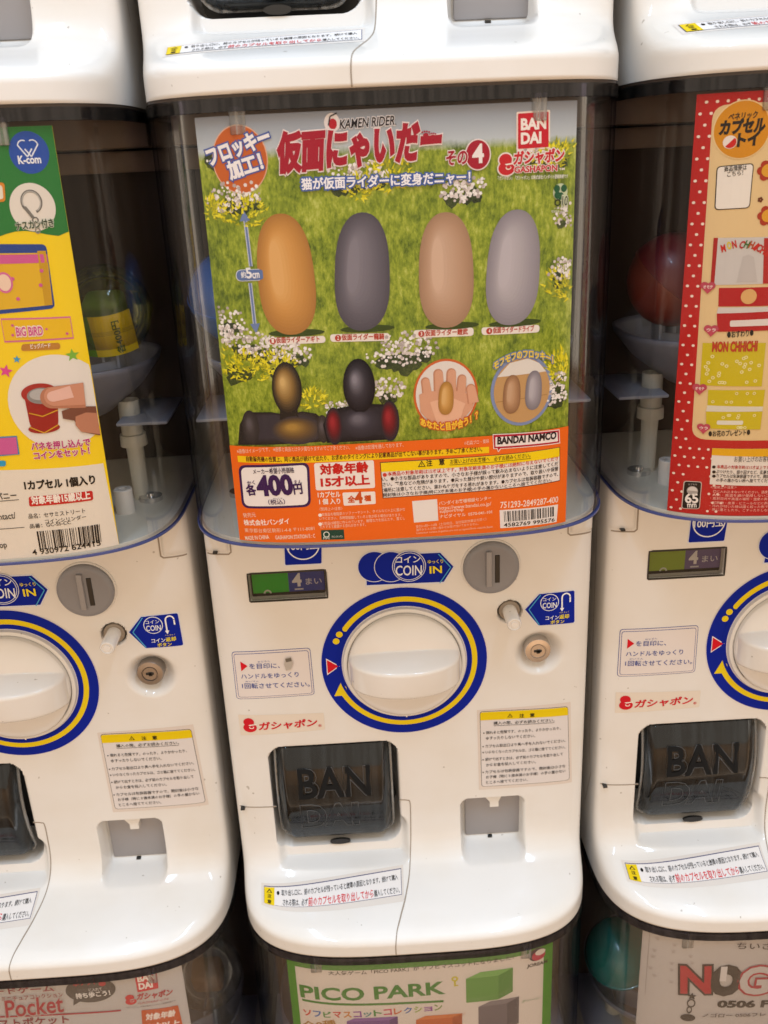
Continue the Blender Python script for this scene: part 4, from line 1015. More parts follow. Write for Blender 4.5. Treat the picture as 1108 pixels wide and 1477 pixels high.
for a, b, w in (((-.011, -.004), (-.0125, .009), .0030), ((-.004, -.002), (-.0045, .0135), .0033), ((.003, -.002), (.0035, .0135), .0033), ((.009, -.003), (.0100, .0095), .0031)):
    finger(P, (c[0] + a[0], c[1] + a[1]), (c[0] + b[0], c[1] + b[1]), w, sk3, 5); finger(P, (c[0] + a[0] + .0004, c[1] + a[1]), (c[0] + b[0] + .0004, c[1] + b[1] - .0003), w * .82, skin, 6)
P.poly(clipc([(c[0] - .0165, c[1] + .001), (c[0] - .012, c[1] + .003), (c[0] + .008, c[1] + .002), (c[0] + .0185, c[1] - .002), (c[0] + .018, c[1] - .01), (c[0] + .01, c[1] - .02), (c[0] - .01, c[1] - .02), (c[0] - .016, c[1] - .01)], c, R1 * .92, R1 * 1.03), skin, 7)
P.poly(clipc([(c[0] - .010, c[1] - .004), (c[0] + .002, c[1] - .001), (c[0] + .012, c[1] - .006), (c[0] + .008, c[1] - .018), (c[0] - .006, c[1] - .018)], c, R1 * .9, R1), sk2, 8)
finger(P, (c[0] + .017, c[1] - .006), (c[0] + .0155, c[1] + .003), .0034, sk3, 8); finger(P, (c[0] + .0172, c[1] - .006), (c[0] + .0157, c[1] + .0028), .0028, skin, 9)
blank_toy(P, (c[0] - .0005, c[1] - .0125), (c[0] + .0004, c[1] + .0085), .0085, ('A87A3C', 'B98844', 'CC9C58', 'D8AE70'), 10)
P.text('あなたと目が合う！？', 'F0C43C', (0.0130,0.4298), (0.0487,0.4322), .0050, .045, 12, stroke=(('C8582C', .16),), arc=-.0052)
P.build('hand_photo', K)
P = new()
c = (0.0768,0.4473); R1 = .0200
P.disc(c, R1, '8090B8', 3, R1 * 1.12); P.disc(c, R1 * .90, 'C49A66', 4, R1 * 1.02)
P.poly(clipc([(c[0] - .018, c[1] + .011), (c[0] - .008, c[1] + .018), (c[0] + .004, c[1] + .022), (c[0] + .012, c[1] + .018), (c[0] + .018, c[1] + .0125)], c, R1 * .90, R1 * 1.02), 'E2DCD4', 5)
P.line([(c[0] - .0165, c[1] - .006), (c[0] + .0165, c[1] - .004)], .0004, 'A87E4C', 5)
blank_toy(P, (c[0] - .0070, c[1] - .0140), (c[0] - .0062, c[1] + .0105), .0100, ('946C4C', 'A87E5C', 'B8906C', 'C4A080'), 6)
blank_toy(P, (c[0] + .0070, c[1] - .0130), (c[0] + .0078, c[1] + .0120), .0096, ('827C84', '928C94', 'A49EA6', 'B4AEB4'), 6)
P.text('モフモフのフロッキー！', 'F0D038', (0.0588,0.4614), (0.0965,0.4623), .0048, .045, 7, stroke=(('7084B4', .15),), arc=.0058)
P.build('shelf_photo', K)
# orange lower band
P = new()
P.rect((-0.1087,0.4192), (0.1098,0.4208), (0.1084,0.3528), (-0.1069,0.3512), 'E8691A', 11)
P.items[-1] = ([(-.1083, (-0.1072,0.4197)[1]), (-.1083, .3545), (.1083, .3545), (.1083, (0.1088,0.4205)[1])], [(0, 1, 2, 3)], 'E8691A', 13)
P.build('orange_band', K)
L0 = 14
P = new()
P.text('※画像はイメージです。', 'F0D0B8', (-0.1036,0.4146), (-0.0822,0.4167), .0030, .0, L0, res=1); P.text('※画像と商品とは多少異なりますのでご了承ください。', 'F0D0B8', (-0.0800,0.4167), (-0.0319,0.4165), .0030, .0, L0, res=1); P.text('※画像は処理を施しております。', 'F0D0B8', (-0.0284,0.4158), (0.0017,0.4164), .0030, .0, L0, res=1); P.text('©石森プロ・東映', 'F0D0B8', (0.0398,0.4152), (0.0556,0.4155), .0028, .0, L0, res=1)
P.rect((-0.1037,0.4132), (0.0556,0.4132), (0.0556,0.4091), (-0.1037,0.4090), 'F0C810', L0)
P.text('自動販売機の性質上、同じ商品が続けて出たり、お求めのタイミングにより記載商品が出てこない事があります。予めご了承ください。', '5A1A10', (-0.0981,0.4098), (0.0512,0.4103), .0035, .018, L0 + 1, res=1)
P.build('notice_strip', K)
P = new()
P.frame((-0.1039,0.4070), (-0.0581,0.4094), (-0.0590,0.3794), (-0.1042,0.3775), '3C1C50', 'ECE4E0', .0016, L0, .005)
P.text('メーカー希望小売価格', '2C1438', (-0.0944,0.4015), (-0.0679,0.4027), .0035, .012, L0 + 3); P.text('きぼうこうりかかく', '2C1438', (-0.0828,0.4052), (-0.0685,0.4055), .0012, .0, L0 + 3, res=1)
P.text('各', '3C1C50', (-0.0995,0.3866), (-0.0934,0.3875), .0072, .035, L0 + 3); P.text('かく', '3C1C50', (-0.0988,0.3937), (-0.0937,0.3946), .0028, .02, L0 + 3); P.text('400', '3C1C50', (-0.0921,0.3874), (-0.0699,0.3887), .0125, .05, L0 + 3); P.text('円', '3C1C50', (-0.0690,0.3882), (-0.0637,0.3885), .0066, .035, L0 + 3); P.text('えん', '3C1C50', (-0.0685,0.3948), (-0.0636,0.3951), .0028, .02, L0 + 3); P.text('（税込）', '3C1C50', (-0.0863,0.3809), (-0.0754,0.3815), .0036, .01, L0 + 3); P.text('ぜいこみ', '3C1C50', (-0.0832,0.3847), (-0.0769,0.3850), .0010, .0, L0 + 3, res=1)
P.build('price_label', K)
P = new()
P.rect((-0.0551,0.4085), (-0.0174,0.4088), (-0.0174,0.3902), (-0.0551,0.3903), 'ECE4DC', L0, .0015)
P.text('対象年齢', 'C4201C', (-0.0513,0.4008), (-0.0213,0.4011), .0068, .045, L0 + 1); P.text('15才以上', 'C4201C', (-0.0514,0.3924), (-0.0209,0.3927), .0066, .045, L0 + 1)
P.text('1カプセル', 'F2E4D8', (-0.0541,0.3855), (-0.0399,0.3853), .0038, .03, L0 + 1); P.text('1 個 入り', 'F2E4D8', (-0.0535,0.3807), (-0.0402,0.3806), .0038, .03, L0 + 1)
P.rect((-0.0384,0.3881), (-0.0175,0.3878), (-0.0175,0.3793), (-0.0380,0.3791), 'ECE4DC', L0, .001); P.text('全', 'C85018', (-0.0352,0.3813), (-0.0308,0.3812), .0044, .04, L0 + 1); P.text('4', 'C85018', (-0.0304,0.3805), (-0.0259,0.3807), .0074, .04, L0 + 1); P.text('種', 'C85018', (-0.0245,0.3816), (-0.0205,0.3816), .0038, .04, L0 + 1)
P.build('age_label', K)
P = new()
for (a, b), t_ in zip((((-0.0538,0.3764), (-0.0391,0.3762)), ((-0.0527,0.3725), (0.0011,0.3734)), ((-0.0543,0.3697), (-0.0013,0.3697)), ((-0.0532,0.3663), (0.0008,0.3672)), ((-0.0542,0.3639), (-0.0245,0.3643))), ('〈使用上の注意〉', '本商品を樹脂製のソファーやシート、タイルなどの上に置かな', 'いでください。長時間接触していると色が移る場合があります。', '本商品は精密に作られています。無理な力を加えたり、落とし', 'たりすると破損する恐れがあります。')):
    P.text(t_, 'F0D4BC', a, b, .0023, .0, L0, res=1)
for q in ((-0.0536,0.3733), (-0.0540,0.3671)): P.disc(q, .0012, 'F4E8DC', L0, n=12)
P.text('発売元', 'F0D4BC', (-0.1040,0.3707), (-0.0954,0.3720), .0032, .0, L0); P.text('株式会社バンダイ', 'F6E8DC', (-0.1040,0.3653), (-0.0738,0.3677), .0040, .022, L0); P.text('東京都台東区駒形1-4-8 〒111-8081', 'F0D0B4', (-0.1041,0.3604), (-0.0579,0.3630), .0030, .0, L0, res=2)
P.text('MADE IN CHINA', 'F2DCC8', (-0.1041,0.3549), (-0.0880,0.3570), .0028, .014, L0, res=2); P.text('GASHAPON STATION Ⅱ : C', 'F2DCC8', (-0.0839,0.3567), (-0.0578,0.3578), .0028, .014, L0, res=2)
P.rect((-0.0538,0.3629), (-0.0390,0.3627), (-0.0389,0.3559), (-0.0539,0.3561), '1E4436', L0); P.disc((-0.0504,0.3598), .0021, 'D8DCD0', L0 + 1, r0=.0015, n=14); P.text('FSC', 'D8DCD0', (-0.0525,0.3565), (-0.0484,0.3565), .0016, .02, L0 + 1, res=1); P.text('FSC-C011721', 'D8DCD0', (-0.0470,0.3574), (-0.0402,0.3574), .0013, .0, L0 + 1, res=1)
P.build('company_lines', K)
P = new()
P.poly([(0.0579,0.4212), (0.1019,0.4195), (0.1027,0.4100), (0.0633,0.4111), (0.0614,0.4091), (0.0605,0.4114), (0.0583,0.4116)], 'EEE4E0', L0); P.poly([(0.0583,0.4207), (0.1015,0.4190), (0.1021,0.4107), (0.0628,0.4116), (0.0614,0.4100), (0.0610,0.4119), (0.0588,0.4120)], 'B41C34', L0 + 1)
P.rect((0.0596,0.4193), (0.1005,0.4179), (0.1011,0.4118), (0.0596,0.4129), 'EEE4E0', L0 + 2, .0005)
P.text('BANDAI NAMCO', '2A1C20', (0.0610,0.4146), (0.0996,0.4139), .0045, .045, L0 + 3)
P.build('group_logo', K)
P = new()
P.rect((-0.0136,0.4072), (0.1027,0.4077), (0.1033,0.3844), (-0.0129,0.3828), '6A3A1C', L0); P.rect((-0.0131,0.4067), (0.1022,0.4074), (0.1029,0.3850), (-0.0124,0.3833), 'E8E0DA', L0 + 1); P.rect((-0.0131,0.4067), (0.1022,0.4074), (0.1023,0.4013), (-0.0130,0.4007), 'F0D010', L0 + 2)
warn_triangle(P, (0.0127,0.4027), .0042, '241814', 'F0D010', L0 + 3); P.text('注　意', '241814', (0.0158,0.4028), (0.0272,0.4033), .0042, .025, L0 + 3)
P.text('お買い上げのお客様へ　必ずお読みください。', '3A2A14', (0.0308,0.4035), (0.0824,0.4037), .0031, .005, L0 + 3, res=2); P.line([(0.0303,0.4029), (0.0828,0.4030)], .0003, '3A2A14', L0 + 3)
rows = [('本商品の対象年齢は15才以上です。対象年齢未満のお子様には絶対に与えないでくださ', 'C83C30'), ('い。●小さな部品がありますので、小さなお子様が誤って飲み込まないように注意してくだ', '33241E'), ('さい。窒息などの危険があります。●尖った部分や鋭い部分がありますので、取り扱いや保管', '33241E'), ('場所に注意してください。思わぬケガをする恐れがあります。●カプセルは包装容器ですので、', '33241E'), ('開封後は小さなお子様(特に3才未満のお子様)の手の届かないところへ捨ててください。', '33241E')]
LN = [((-0.0091,0.3977), (0.1015,0.3990)), ((-0.0128,0.3944), (0.1016,0.3954)), ((-0.0125,0.3908), (0.1017,0.3919)), ((-0.0122,0.3870), (0.1018,0.3881)), ((-0.0124,0.3835), (0.0974,0.3848))]
for (a, b), (t_, c_) in zip(LN, rows): P.text(t_, c_, a, b, .0029, .010, L0 + 3, res=1)
P.disc((-0.0109,0.3987), .0013, 'C83C30', L0 + 3, n=12)
P.build('caution_box', K)
P = new()
P.rect((0.0058,0.3798), (0.0219,0.3803), (0.0224,0.3654), (0.0066,0.3649), 'E6DED8', L0)
P.text('バンダイお客様相談センター', 'F2D8C4', (0.0231,0.3759), (0.0569,0.3774), .0027, .01, L0, res=2); P.text('https://www.bandai.co.jp/', 'F2D8C4', (0.0230,0.3728), (0.0569,0.3736), .0024, .005, L0, res=2); P.text('support/top', 'F2D8C4', (0.0234,0.3706), (0.0388,0.3712), .0022, .005, L0, res=2); P.text('ナビダイヤル  0570-041-101', 'F2D8C4', (0.0234,0.3668), (0.0574,0.3678), .0026, .01, L0, res=2)
P.text('受付10時〜16時（土日祝日、当社指定休業日を除く）', 'EEC8AC', (0.0078,0.3609), (0.0537,0.3633), .0021, .0, L0, res=1); P.text('海外からのお問い合わせは受け付けておりません。', 'EEC8AC', (0.0078,0.3587), (0.0487,0.3605), .0019, .0, L0, res=1); P.text('Customer service inquiries are not accepted from outside Japan.', 'EEC8AC', (0.0077,0.3568), (0.0583,0.3580), .0016, .0, L0, res=1)
P.build('contact_lines', K)
P = new()
P.text('751293-2849287-400', 'F4DCCC', (0.0629,0.3711), (0.1022,0.3697), .0042, .015, L0, res=2)
P.rect((0.0624,0.3697), (0.1023,0.3682), (0.1016,0.3559), (0.0629,0.3570), 'E6DED8', L0)
barcode(P, (0.0652,0.3686), (0.0993,0.3673), (0.0995,0.3604), (0.0656,0.3612), L0 + 1, 4); P.text('4582769 995576', '241814', (0.0652,0.3578), (0.1001,0.3567), .0026, .01, L0 + 1, res=2)
P.build('bar_code', K)

# ================= green and yellow card, left machine
K = card(0, 1, 'green and yellow card with a key ring photo in the left window', -0.1085, 0.1115, 0.3545, 0.6110, ink('F4D21E'))
P = new()
ZG = (0.1116,0.5537)[1]
pts = [(-.1085, .6110), (-.1085, ZG)]
for i in range(1, 40):
    x = -.1085 + .22 * i / 40; pts.append((x, ZG + .0022 * math.sin(x * 140 + 2)))
pts += [(.1115, ZG), (.1115, .6110)]
P.poly(pts, '2E7A38', 1)
P.poly([(-.1085, .3545), (.1115, .3545), (0.1100,0.4115), (0.0492,0.4145), (-.1085, (0.0492,0.4145)[1] - .003)], 'E6DCCC', 1)
P.build('colour_fields', K)
P = new()
c = (0.0981,0.5974); P.disc(c, .0100, '2C52A8', 2, .0112)
for s in (-1, 1): P.disc((c[0] + s * .0024, c[1] + .0038), .0029, 'E4EAF4', 3, .0030, r0=.0023, a0=(0 if s > 0 else 60), a1=(120 if s > 0 else 180), n=16)
P.line([(c[0] - .0052, c[1] + .0042), (c[0] - .001, c[1] - .0022), (c[0] + .0018, c[1] + .002)], .0007, 'E4EAF4', 3); P.line([(c[0] + .0052, c[1] + .0042), (c[0] + .001, c[1] - .0022), (c[0] - .0018, c[1] + .002)], .0007, 'E4EAF4', 3)
P.text('K-com', 'F0F2F6', (0.0921,0.5918), (0.1034,0.5917), .0040, .03, 3)
P.build('maker_badge', K)
P = new()
c = (0.0951,0.5683); P.disc(c, .0118, 'E4DCD0', 2, .0132)
P.disc((c[0], c[1] + .003), .0056, '6C6862', 3, .0066, r0=.0044, n=30, a0=-70, a1=215); P.disc((c[0], c[1] + .003), .0050, 'B8B4AC', 4, .0060, r0=.0045, n=30, a0=-60, a1=200)
P.line([(c[0] - .0040, c[1] + .0005), (c[0] - .0005, c[1] - .0055)], .0018, '7C7870', 4); P.disc((c[0] + .0005, c[1] - .0070), .0018, '6C6862', 4, r0=.0011, n=14); P.disc((c[0] + .0008, c[1] - .0098), .0015, '6C6862', 4, .0022, r0=.0008, n=14); P.disc((c[0] + .0008, c[1] - .0128), .0015, '8C8880', 4, .0018, r0=.0008, n=14)
P.text('ナスカン付き', '2C3A22', (0.0850,0.5564), (0.1047,0.5570), .0046, .03, 5, stroke=(('D8DCC8', .09),))
P.build('clasp_photo', K)
P = new()      # plain yellow tin with blue lid
f = bil((0.0745,0.5494), (0.0989,0.5477), (0.0969,0.5109), (0.0704,0.5102))
P.rect(f(-.75, 0), f(1, 0), f(1.04, 1.0), f(-.75, 1.0), '2C468C', 2, .003); P.rect(f(-.75, .13), f(1.0, .13), f(1.0, .94), f(-.75, .94), 'E0B428', 3, .002); P.rect(f(-.75, .15), f(1.0, .15), f(1.0, .28), f(-.75, .28), 'D05C94', 4)
for u, v in ((.22, .5), (.8, .62), (.85, .4), (.3, .8)): P.disc(f(u, v), .0012, 'D05C94', 5, n=5)
P.disc(f(.04, .55), .0046, 'D86CA0', 5, .006, n=20); P.disc(f(.04, .55), .0036, 'EED0B8', 6, .0048, n=20)
P.rect(f(.8, .10), f(.98, .10), f(1.0, .94), f(.84, .94), 'C89A20', 4)
P.build('tin_photo', K)
P = new()
a, b, c_, d_ = (0.0672,0.5076), (0.1053,0.5054), (0.1052,0.4920), (0.0669,0.4933); g = bil(a, b, c_, d_)
P.rect(a, b, c_, d_, 'D47098', 2); P.rect(g(.01, .07), g(.99, .07), g(.99, .93), g(.01, .93), 'E8BC1C', 3)
P.text('BiG BiRD', 'D05890', g(.20, .74), g(.58, .74), .0050, .03, 5, stroke=(('F2E0D0', .12),))
for u, v, s in ((.16, .3, 1), (.14, .7, 1), (.64, .5, .8), (.92, .75, 1)):
    q = g(u, v); P.poly([(q[0] + .0012 * s * (1 if i % 2 else .45) * math.sin(i * .628), q[1] + .0012 * s * (1 if i % 2 else .45) * math.cos(i * .628)) for i in range(10)], 'D05890', 4)
P.rect((0.0764,0.4917), (0.0974,0.4905), (0.0972,0.4867), (0.0752,0.4876), 'BC8030', 3, .0018); P.text('ビッグバード', 'F6ECE0', (0.0810,0.4884), (0.0920,0.4881), .0030, .02, 4)
P.build('tin_label', K)
def star(c, r, col, lay=3, rot=0): P.poly([(c[0] + r * (1 if i % 2 == 0 else .42) * math.sin(rot + i * .628), c[1] + r * (1 if i % 2 == 0 else .42) * math.cos(rot + i * .628)) for i in range(10)], col, lay)
P = new()
star((0.1030,0.4822), .0040, '7CB43C'); star((0.0720,0.4828), .0024, '3C9CC8', rot=.2); star((0.0645,0.4763), .0042, 'DC4890', rot=.3)
c = (0.0906,0.4544); R1 = (0.1147,0.4416)[0] - c[0]; P.disc(c, .0285, 'E6DED4', 2, .0295)
P.items[-1] = ([(min(x, .1112), z) for x, z in P.items[-1][0]], *P.items[-1][1:])
red = '9C241C'
f = bil((0.0723,0.4662), (0.0919,0.4648), (0.0893,0.4360), (0.0709,0.4367))
P.rect(f(0, .05), f(1, .12), f(.95, .9), f(.08, .9), red, 4, .004); P.disc(f(.5, .9), .0092, red, 5, .0032); P.disc(f(.48, .15), .0106, 'A82C20', 6, .0062); P.disc(f(.52, .2), .0082, '8C8884', 7, .0050); P.disc(f(.5, .17), .0062, 'B4B0AC', 8, .0035)
P.line([f(.10, .56), f(.5, .64), f(.97, .52)], .0007, 'D8A028', 7)
P.line([f(.06, .86), f(.5, 1.0), f(.96, .84)], .0007, 'D8A028', 7)
tip, base = (0.0857,0.4581), (.1060, (0.1109,0.4580)[1])
finger(P, (.1062, base[1] - .001), ((0.0881,0.4579)), .0075, 'B4785C', 9, 20); finger(P, (.1062, base[1]), (tip[0] + .004, tip[1] + .0004), .0066, 'C88C70', 10, 20)
finger(P, (tip[0] + .014, tip[1] + .0022), (tip[0] + .003, tip[1] + .0005), .0036, 'E0B4A4', 11, 16); 
P.poly([(0.0921,0.4489), (0.1002,0.4509), (.1112, (0.1111,0.4490)[1]), (.1112, (0.1097,0.4300)[1]), (0.1010,0.4344), (0.0982,0.4420), (0.0921,0.4441)], '7A4A38', 8); P.poly([(0.0993,0.4445), (0.1054,0.4461), (.1112, (0.1106,0.4447)[1]), (.1112, (0.1099,0.4309)[1]), (0.1010,0.4344), (0.0985,0.4391)], 'B87C60', 9)
P.build('coin_push_photo', K)
P = new()
P.text('バネを押し込んで', 'B82C78', (0.0710,0.4260), (0.1047,0.4246), .0050, .035, 5, stroke=(('F2E4D0', .09),)); P.text('コインをセット！', 'B82C78', (0.0715,0.4199), (0.1036,0.4193), .0046, .035, 5, stroke=(('F2E4D0', .09),))
P.text('1カプセル 1個入り', '1E1812', (0.0623,0.4005), (0.1038,0.3991), .0060, .045, 3)
P.rect((0.0636,0.3958), (0.1016,0.3949), (0.1012,0.3884), (0.0628,0.3892), 'C42420', 3, .0015); P.text('対象年齢15歳以上', 'F4E8DC', (0.0648,0.3905), (0.0997,0.3896), .0056, .04, 4)
P.text('品名：セサミストリート', '2A221C', (0.0611,0.3810), (0.0954,0.3807), .0034, .006, 3); P.text('コインシリンダー', '2A221C', (0.0706,0.3767), (0.0954,0.3766), .0030, .006, 3); P.text('品番：GC-SS-CC', '2A221C', (0.0607,0.3743), (0.0859,0.3743), .0030, .006, 3)
barcode(P, (0.0642,0.3720), (0.1028,0.3715), (0.1023,0.3590), (0.0640,0.3589), 3, 9); P.text('4 930972 624415', '1E1812', (0.0592,0.3559), (0.1012,0.3568), .0038, .012, 3)
P.text('カンパニー', '1E1812', (0.0353,0.3952), (0.0563,0.3954), .0044, .02, 3); P.line([(0.0368,0.3941), (0.0574,0.3944)], .0004, '1E1812', 3)
P.text('/contact/', '1E1812', (0.0369,0.3814), (0.0535,0.3821), .0042, .006, 3); P.line([(0.0331,0.3754), (0.0574,0.3755)], .0004, '1E1812', 3); P.text('Shop', '1E1812', (0.0354,0.3622), (0.0443,0.3627), .0040, .006, 3)
P.rect((0.0483,0.4362), (0.0636,0.4359), (0.0631,0.4239), (0.0476,0.4237), '4C86B4', 3); P.rect((0.0486,0.4353), (0.0631,0.4351), (0.0623,0.4244), (0.0482,0.4246), 'CC5C98', 4); P.rect((0.0422,0.4215), (0.0543,0.4206), (0.0536,0.4170), (0.0414,0.4174), '2C9CC8', 4, .0015)
P.rect((0.0732,0.5829), (0.0830,0.5824), (0.0818,0.5721), (0.0713,0.5723), 'D8882C', 3, .002); P.rect((0.0729,0.5814), (0.0816,0.5810), (0.0810,0.5736), (0.0714,0.5737), 'E6DCC8', 4, .0015)
P.build('product_lines', K)

# ================= red dotted card, right machine
K = card(2, 1, 'red polka dot card with cream panel in the right window', -0.1205, 0.1083, 0.3548, 0.6120, ink('B8201E'))
P = new()
P.frame((-0.1127,0.6057), (.098, .6070), (.098, (-0.1091,0.4070)[1] - .0012), (-0.1103,0.4069), 'E0C090', 'DEC08C', .0005, 1, .008)
P.build('cream_panel', K)
P = new()
for j in range(42):
    for i in range(12):
        x = -.1185 + .0052 * i + (.0026 if j % 2 else 0); z = .3575 + .0061 * j
        if x < -.1120 + .0 or z > .6065 or (z < .4035 and x < -.02 and not (-.1135 < x < -.100 and z < .386)):
            if z < .392 and x > -.088: continue
            P.disc((x, z), .00085, 'EED8C8', 1, n=10)
P.build('polka_dots', K)
P = new()
c = (-0.0973,0.5920); P.disc(c, .0148, 'E8CC94', 4, .0158); P.disc(c, .0142, 'D08A18', 5, .0152)
P.text('ベネリック', '2A2016', (-0.1048,0.5972), (-0.0901,0.5978), .0036, .03, 6, shear=.15); P.text('カプセル', '2A2016', (-0.1086,0.5900), (-0.0858,0.5907), .0072, .06, 6, shear=.15); P.text('トイ', '2A2016', (-0.0991,0.5832), (-0.0881,0.5838), .0066, .06, 6, shear=.1)
c = (-0.1031,0.5856); P.disc(c, .0036, 'E8DCD0', 6, n=20); P.disc(c, .0032, 'C8201C', 7, a0=-135, a1=45, n=16)
P.build('toy_badge', K)
P = new()
P.frame((-0.1087,0.5727), (-0.0896,0.5738), (-0.0896,0.5490), (-0.1081,0.5483), '2A2016', 'E8E0D4', .0005, 4, .0024)
P.text('商品情報は', '2A2016', (-0.1047,0.5695), (-0.0933,0.5702), .0029, .012, 6); P.text('こちら！', '2A2016', (-0.1030,0.5668), (-0.0949,0.5676), .0026, .012, 6)
P.build('information_box', K)
P = new()
def flower(c, r):
    for i in range(6): P.disc((c[0] + r * .62 * math.cos(i * 1.047), c[1] + r * .62 * math.sin(i * 1.047)), r * .42, 'A83418', 4, n=12)
    P.disc(c, r * .62, 'D89C2C', 5, n=16)
flower((-0.0817,0.5694), .0058); flower((-0.0792,0.5444), .0058)
c = (-0.0843,0.5535)
for i in range(5): P.disc((c[0] + .0009 * math.cos(i * 1.2566), c[1] + .0009 * math.sin(i * 1.2566)), .0007, '6C3418', 4, n=10)
P.build('printed_blossoms', K)
def pack(name, a, b, c_, d_, col, lay=4, window=None):
    P.rect(a, b, c_, d_, col, lay)
    return bil(a, b, c_, d_)
P = new()
g = bil((-0.1069,0.5325), (-0.0699,0.5323), (-0.0671,0.5054), (-0.1070,0.5048))
P.rect(g(0, 0), g(1, 0), g(1, 1), g(0, 1), 'C8C2BC', 4); P.rect(g(-.01, 0), g(.05, 0), g(.05, 1), g(0, 1), 'A8201C', 5); P.rect(g(.72, .02), g(.8, .02), g(.8, 1), g(.72, 1), 'B02824', 5)
for ch, u, v, cc in (('M', .12, .30, 'C0281C'), ('O', .20, .24, 'D8C020'), ('N', .27, .22, 'C0281C'), ('C', .35, .20, 'B02C28'), ('H', .42, .20, '3C6C34'), ('H', .49, .21, 'B04820'), ('I', .56, .24, 'C0281C'), ('C', .60, .28, 'B02C28'), ('H', .66, .33, 'C0281C'), ('I', .73, .38, 'C0281C')):
    P.text(ch, cc, g(u, v), g(u + (.055 if ch != 'I' else .02), v + (-.02 if u < .3 else .03)), .0040, .04, 6)
P.poly([g(.35, .95), g(.42, .4), g(.5, .36), g(.58, .42), g(.64, .95)], 'BDB6B0', 5)
g2 = bil((-0.1023,0.5031), (-0.0668,0.5033), (-0.0638,0.4765), (-0.1011,0.4765))
P.rect(g2(0, 0), g2(1, 0), g2(1, .42), g2(0, .42), 'B01C1C', 4); P.rect(g2(0, .44), g2(1, .44), g2(1, .56), g2(-.02, .58), 'CFC8C0', 4); P.rect(g2(-.02, .58), g2(1, .54), g2(1, .97), g2(0, 1), 'B01C1C', 5); P.rect(g2(.18, .74), g2(.80, .71), g2(.80, .86), g2(.18, .88), 'DCD2CA', 6, .001); P.disc(g2(.46, .2), .0045, 'D8A868', 6, n=22)
P.text('●おすわり●', '2A2016', (-0.0954,0.4727), (-0.0807,0.4740), .0040, .02, 5)
P.build('red_packet_photo', K)
P = new()
g = bil((-0.1085,0.4694), (-0.0729,0.4695), (-0.0726,0.4421), (-0.1081,0.4425))
P.rect(g(0, 0), g(1, 0), g(1, 1), g(0, 1), 'C8B41C', 4)
for i in range(26): P.disc(g(.06 + .88 * rnd.random(), .3 + .64 * rnd.random()), .0011, 'E6DC9C', 5, n=10, r0=.0005)
P.text('MON CHHICHI', 'B83C1C', g(.15, .19), g(.86, .17), .0058, .05, 6)
g = bil((-0.1034,0.4397), (-0.0704,0.4399), (-0.0708,0.4142), (-0.1027,0.4145))
P.rect(g(0, 0), g(1, 0), g(1, .42), g(0, .40), 'C8B41C', 4); P.rect(g(0, .40), g(1, .42), g(1, .54), g(-.02, .56), 'D6CEBC', 4); P.rect(g(-.02, .56), g(1, .54), g(1, 1), g(0, 1), 'C8B41C', 5); P.rect(g(.18, .78), g(.66, .77), g(.66, .88), g(.18, .89), 'DCD6C4', 6, .001)
for i in range(18): P.disc(g(.06 + .88 * rnd.random(), rnd.choice((.08, .2, .3, .64, .7, .95))), .0010, 'E6DC9C', 6, n=10, r0=.0005)
P.text('●お花のプレゼント●', '2A2016', (-0.1010,0.4090), (-0.0767,0.4105), .0040, .02, 5)
def heart(c, r, t):
    P.disc((c[0] - r * .45, c[1] + r * .25), r * .55, 'B84858', 7, n=16); P.disc((c[0] + r * .45, c[1] + r * .25), r * .55, 'B84858', 7, n=16); P.poly([(c[0] - r * .97, c[1] + r * .1), (c[0], c[1] - r * 1.0), (c[0] + r * .97, c[1] + r * .1), (c[0], c[1] + r * .35)], 'B84858', 8)
    P.text(t, 'F0DCD4', (c[0] - r * .6, c[1] - r * .2), (c[0] + r * .6, c[1] - r * .2), r * .5, .02, 9, res=1)
heart((-0.1083,0.5035), .0040, 'オモテ'); heart((-0.1047,0.4774), .0040, 'ウラ'); heart((-0.1083,0.4402), .0040, 'オモテ'); heart((-0.1043,0.4145), .0038, 'ウラ')
P.build('yellow_packet_photo', K)
P = new()
P.rect((-0.0982,0.4014), (-0.0568,0.4012), (-0.0558,0.3757), (-0.0979,0.3766), 'E2D8CC', 4); P.rect((-0.0982,0.4014), (-0.0568,0.4012), (-0.0567,0.3956), (-0.0983,0.3967), 'E0A814', 5)
P.text('お買い上げのお客様へ', '4A4038', (-0.0847,0.3923), (-0.0599,0.3925), .0040, .0, 6)
for (a, b), (t_, c_) in zip((((-0.0947,0.3878), (-0.0584,0.3872)), ((-0.0949,0.3844), (-0.0581,0.3839)), ((-0.0946,0.3816), (-0.0578,0.3810)), ((-0.0944,0.3786), (-0.0574,0.3782))), (('本商品の対象年齢は15才以上です与え', 'B43830'), ('ぶつけたり、振り回すなど、乱暴な扱い', '33241E'), ('カプセルは包装容器ですので、開封後は', '33241E'), ('の手の届かない所へ捨ててください。', '33241E'))): P.text(t_, c_, a, b, .0026, .01, 6, res=1)
for q in ((-0.0964,0.3887), (-0.0961,0.3853), (-0.0959,0.3824)): P.disc(q, .0011, '33241E', 6, n=10)
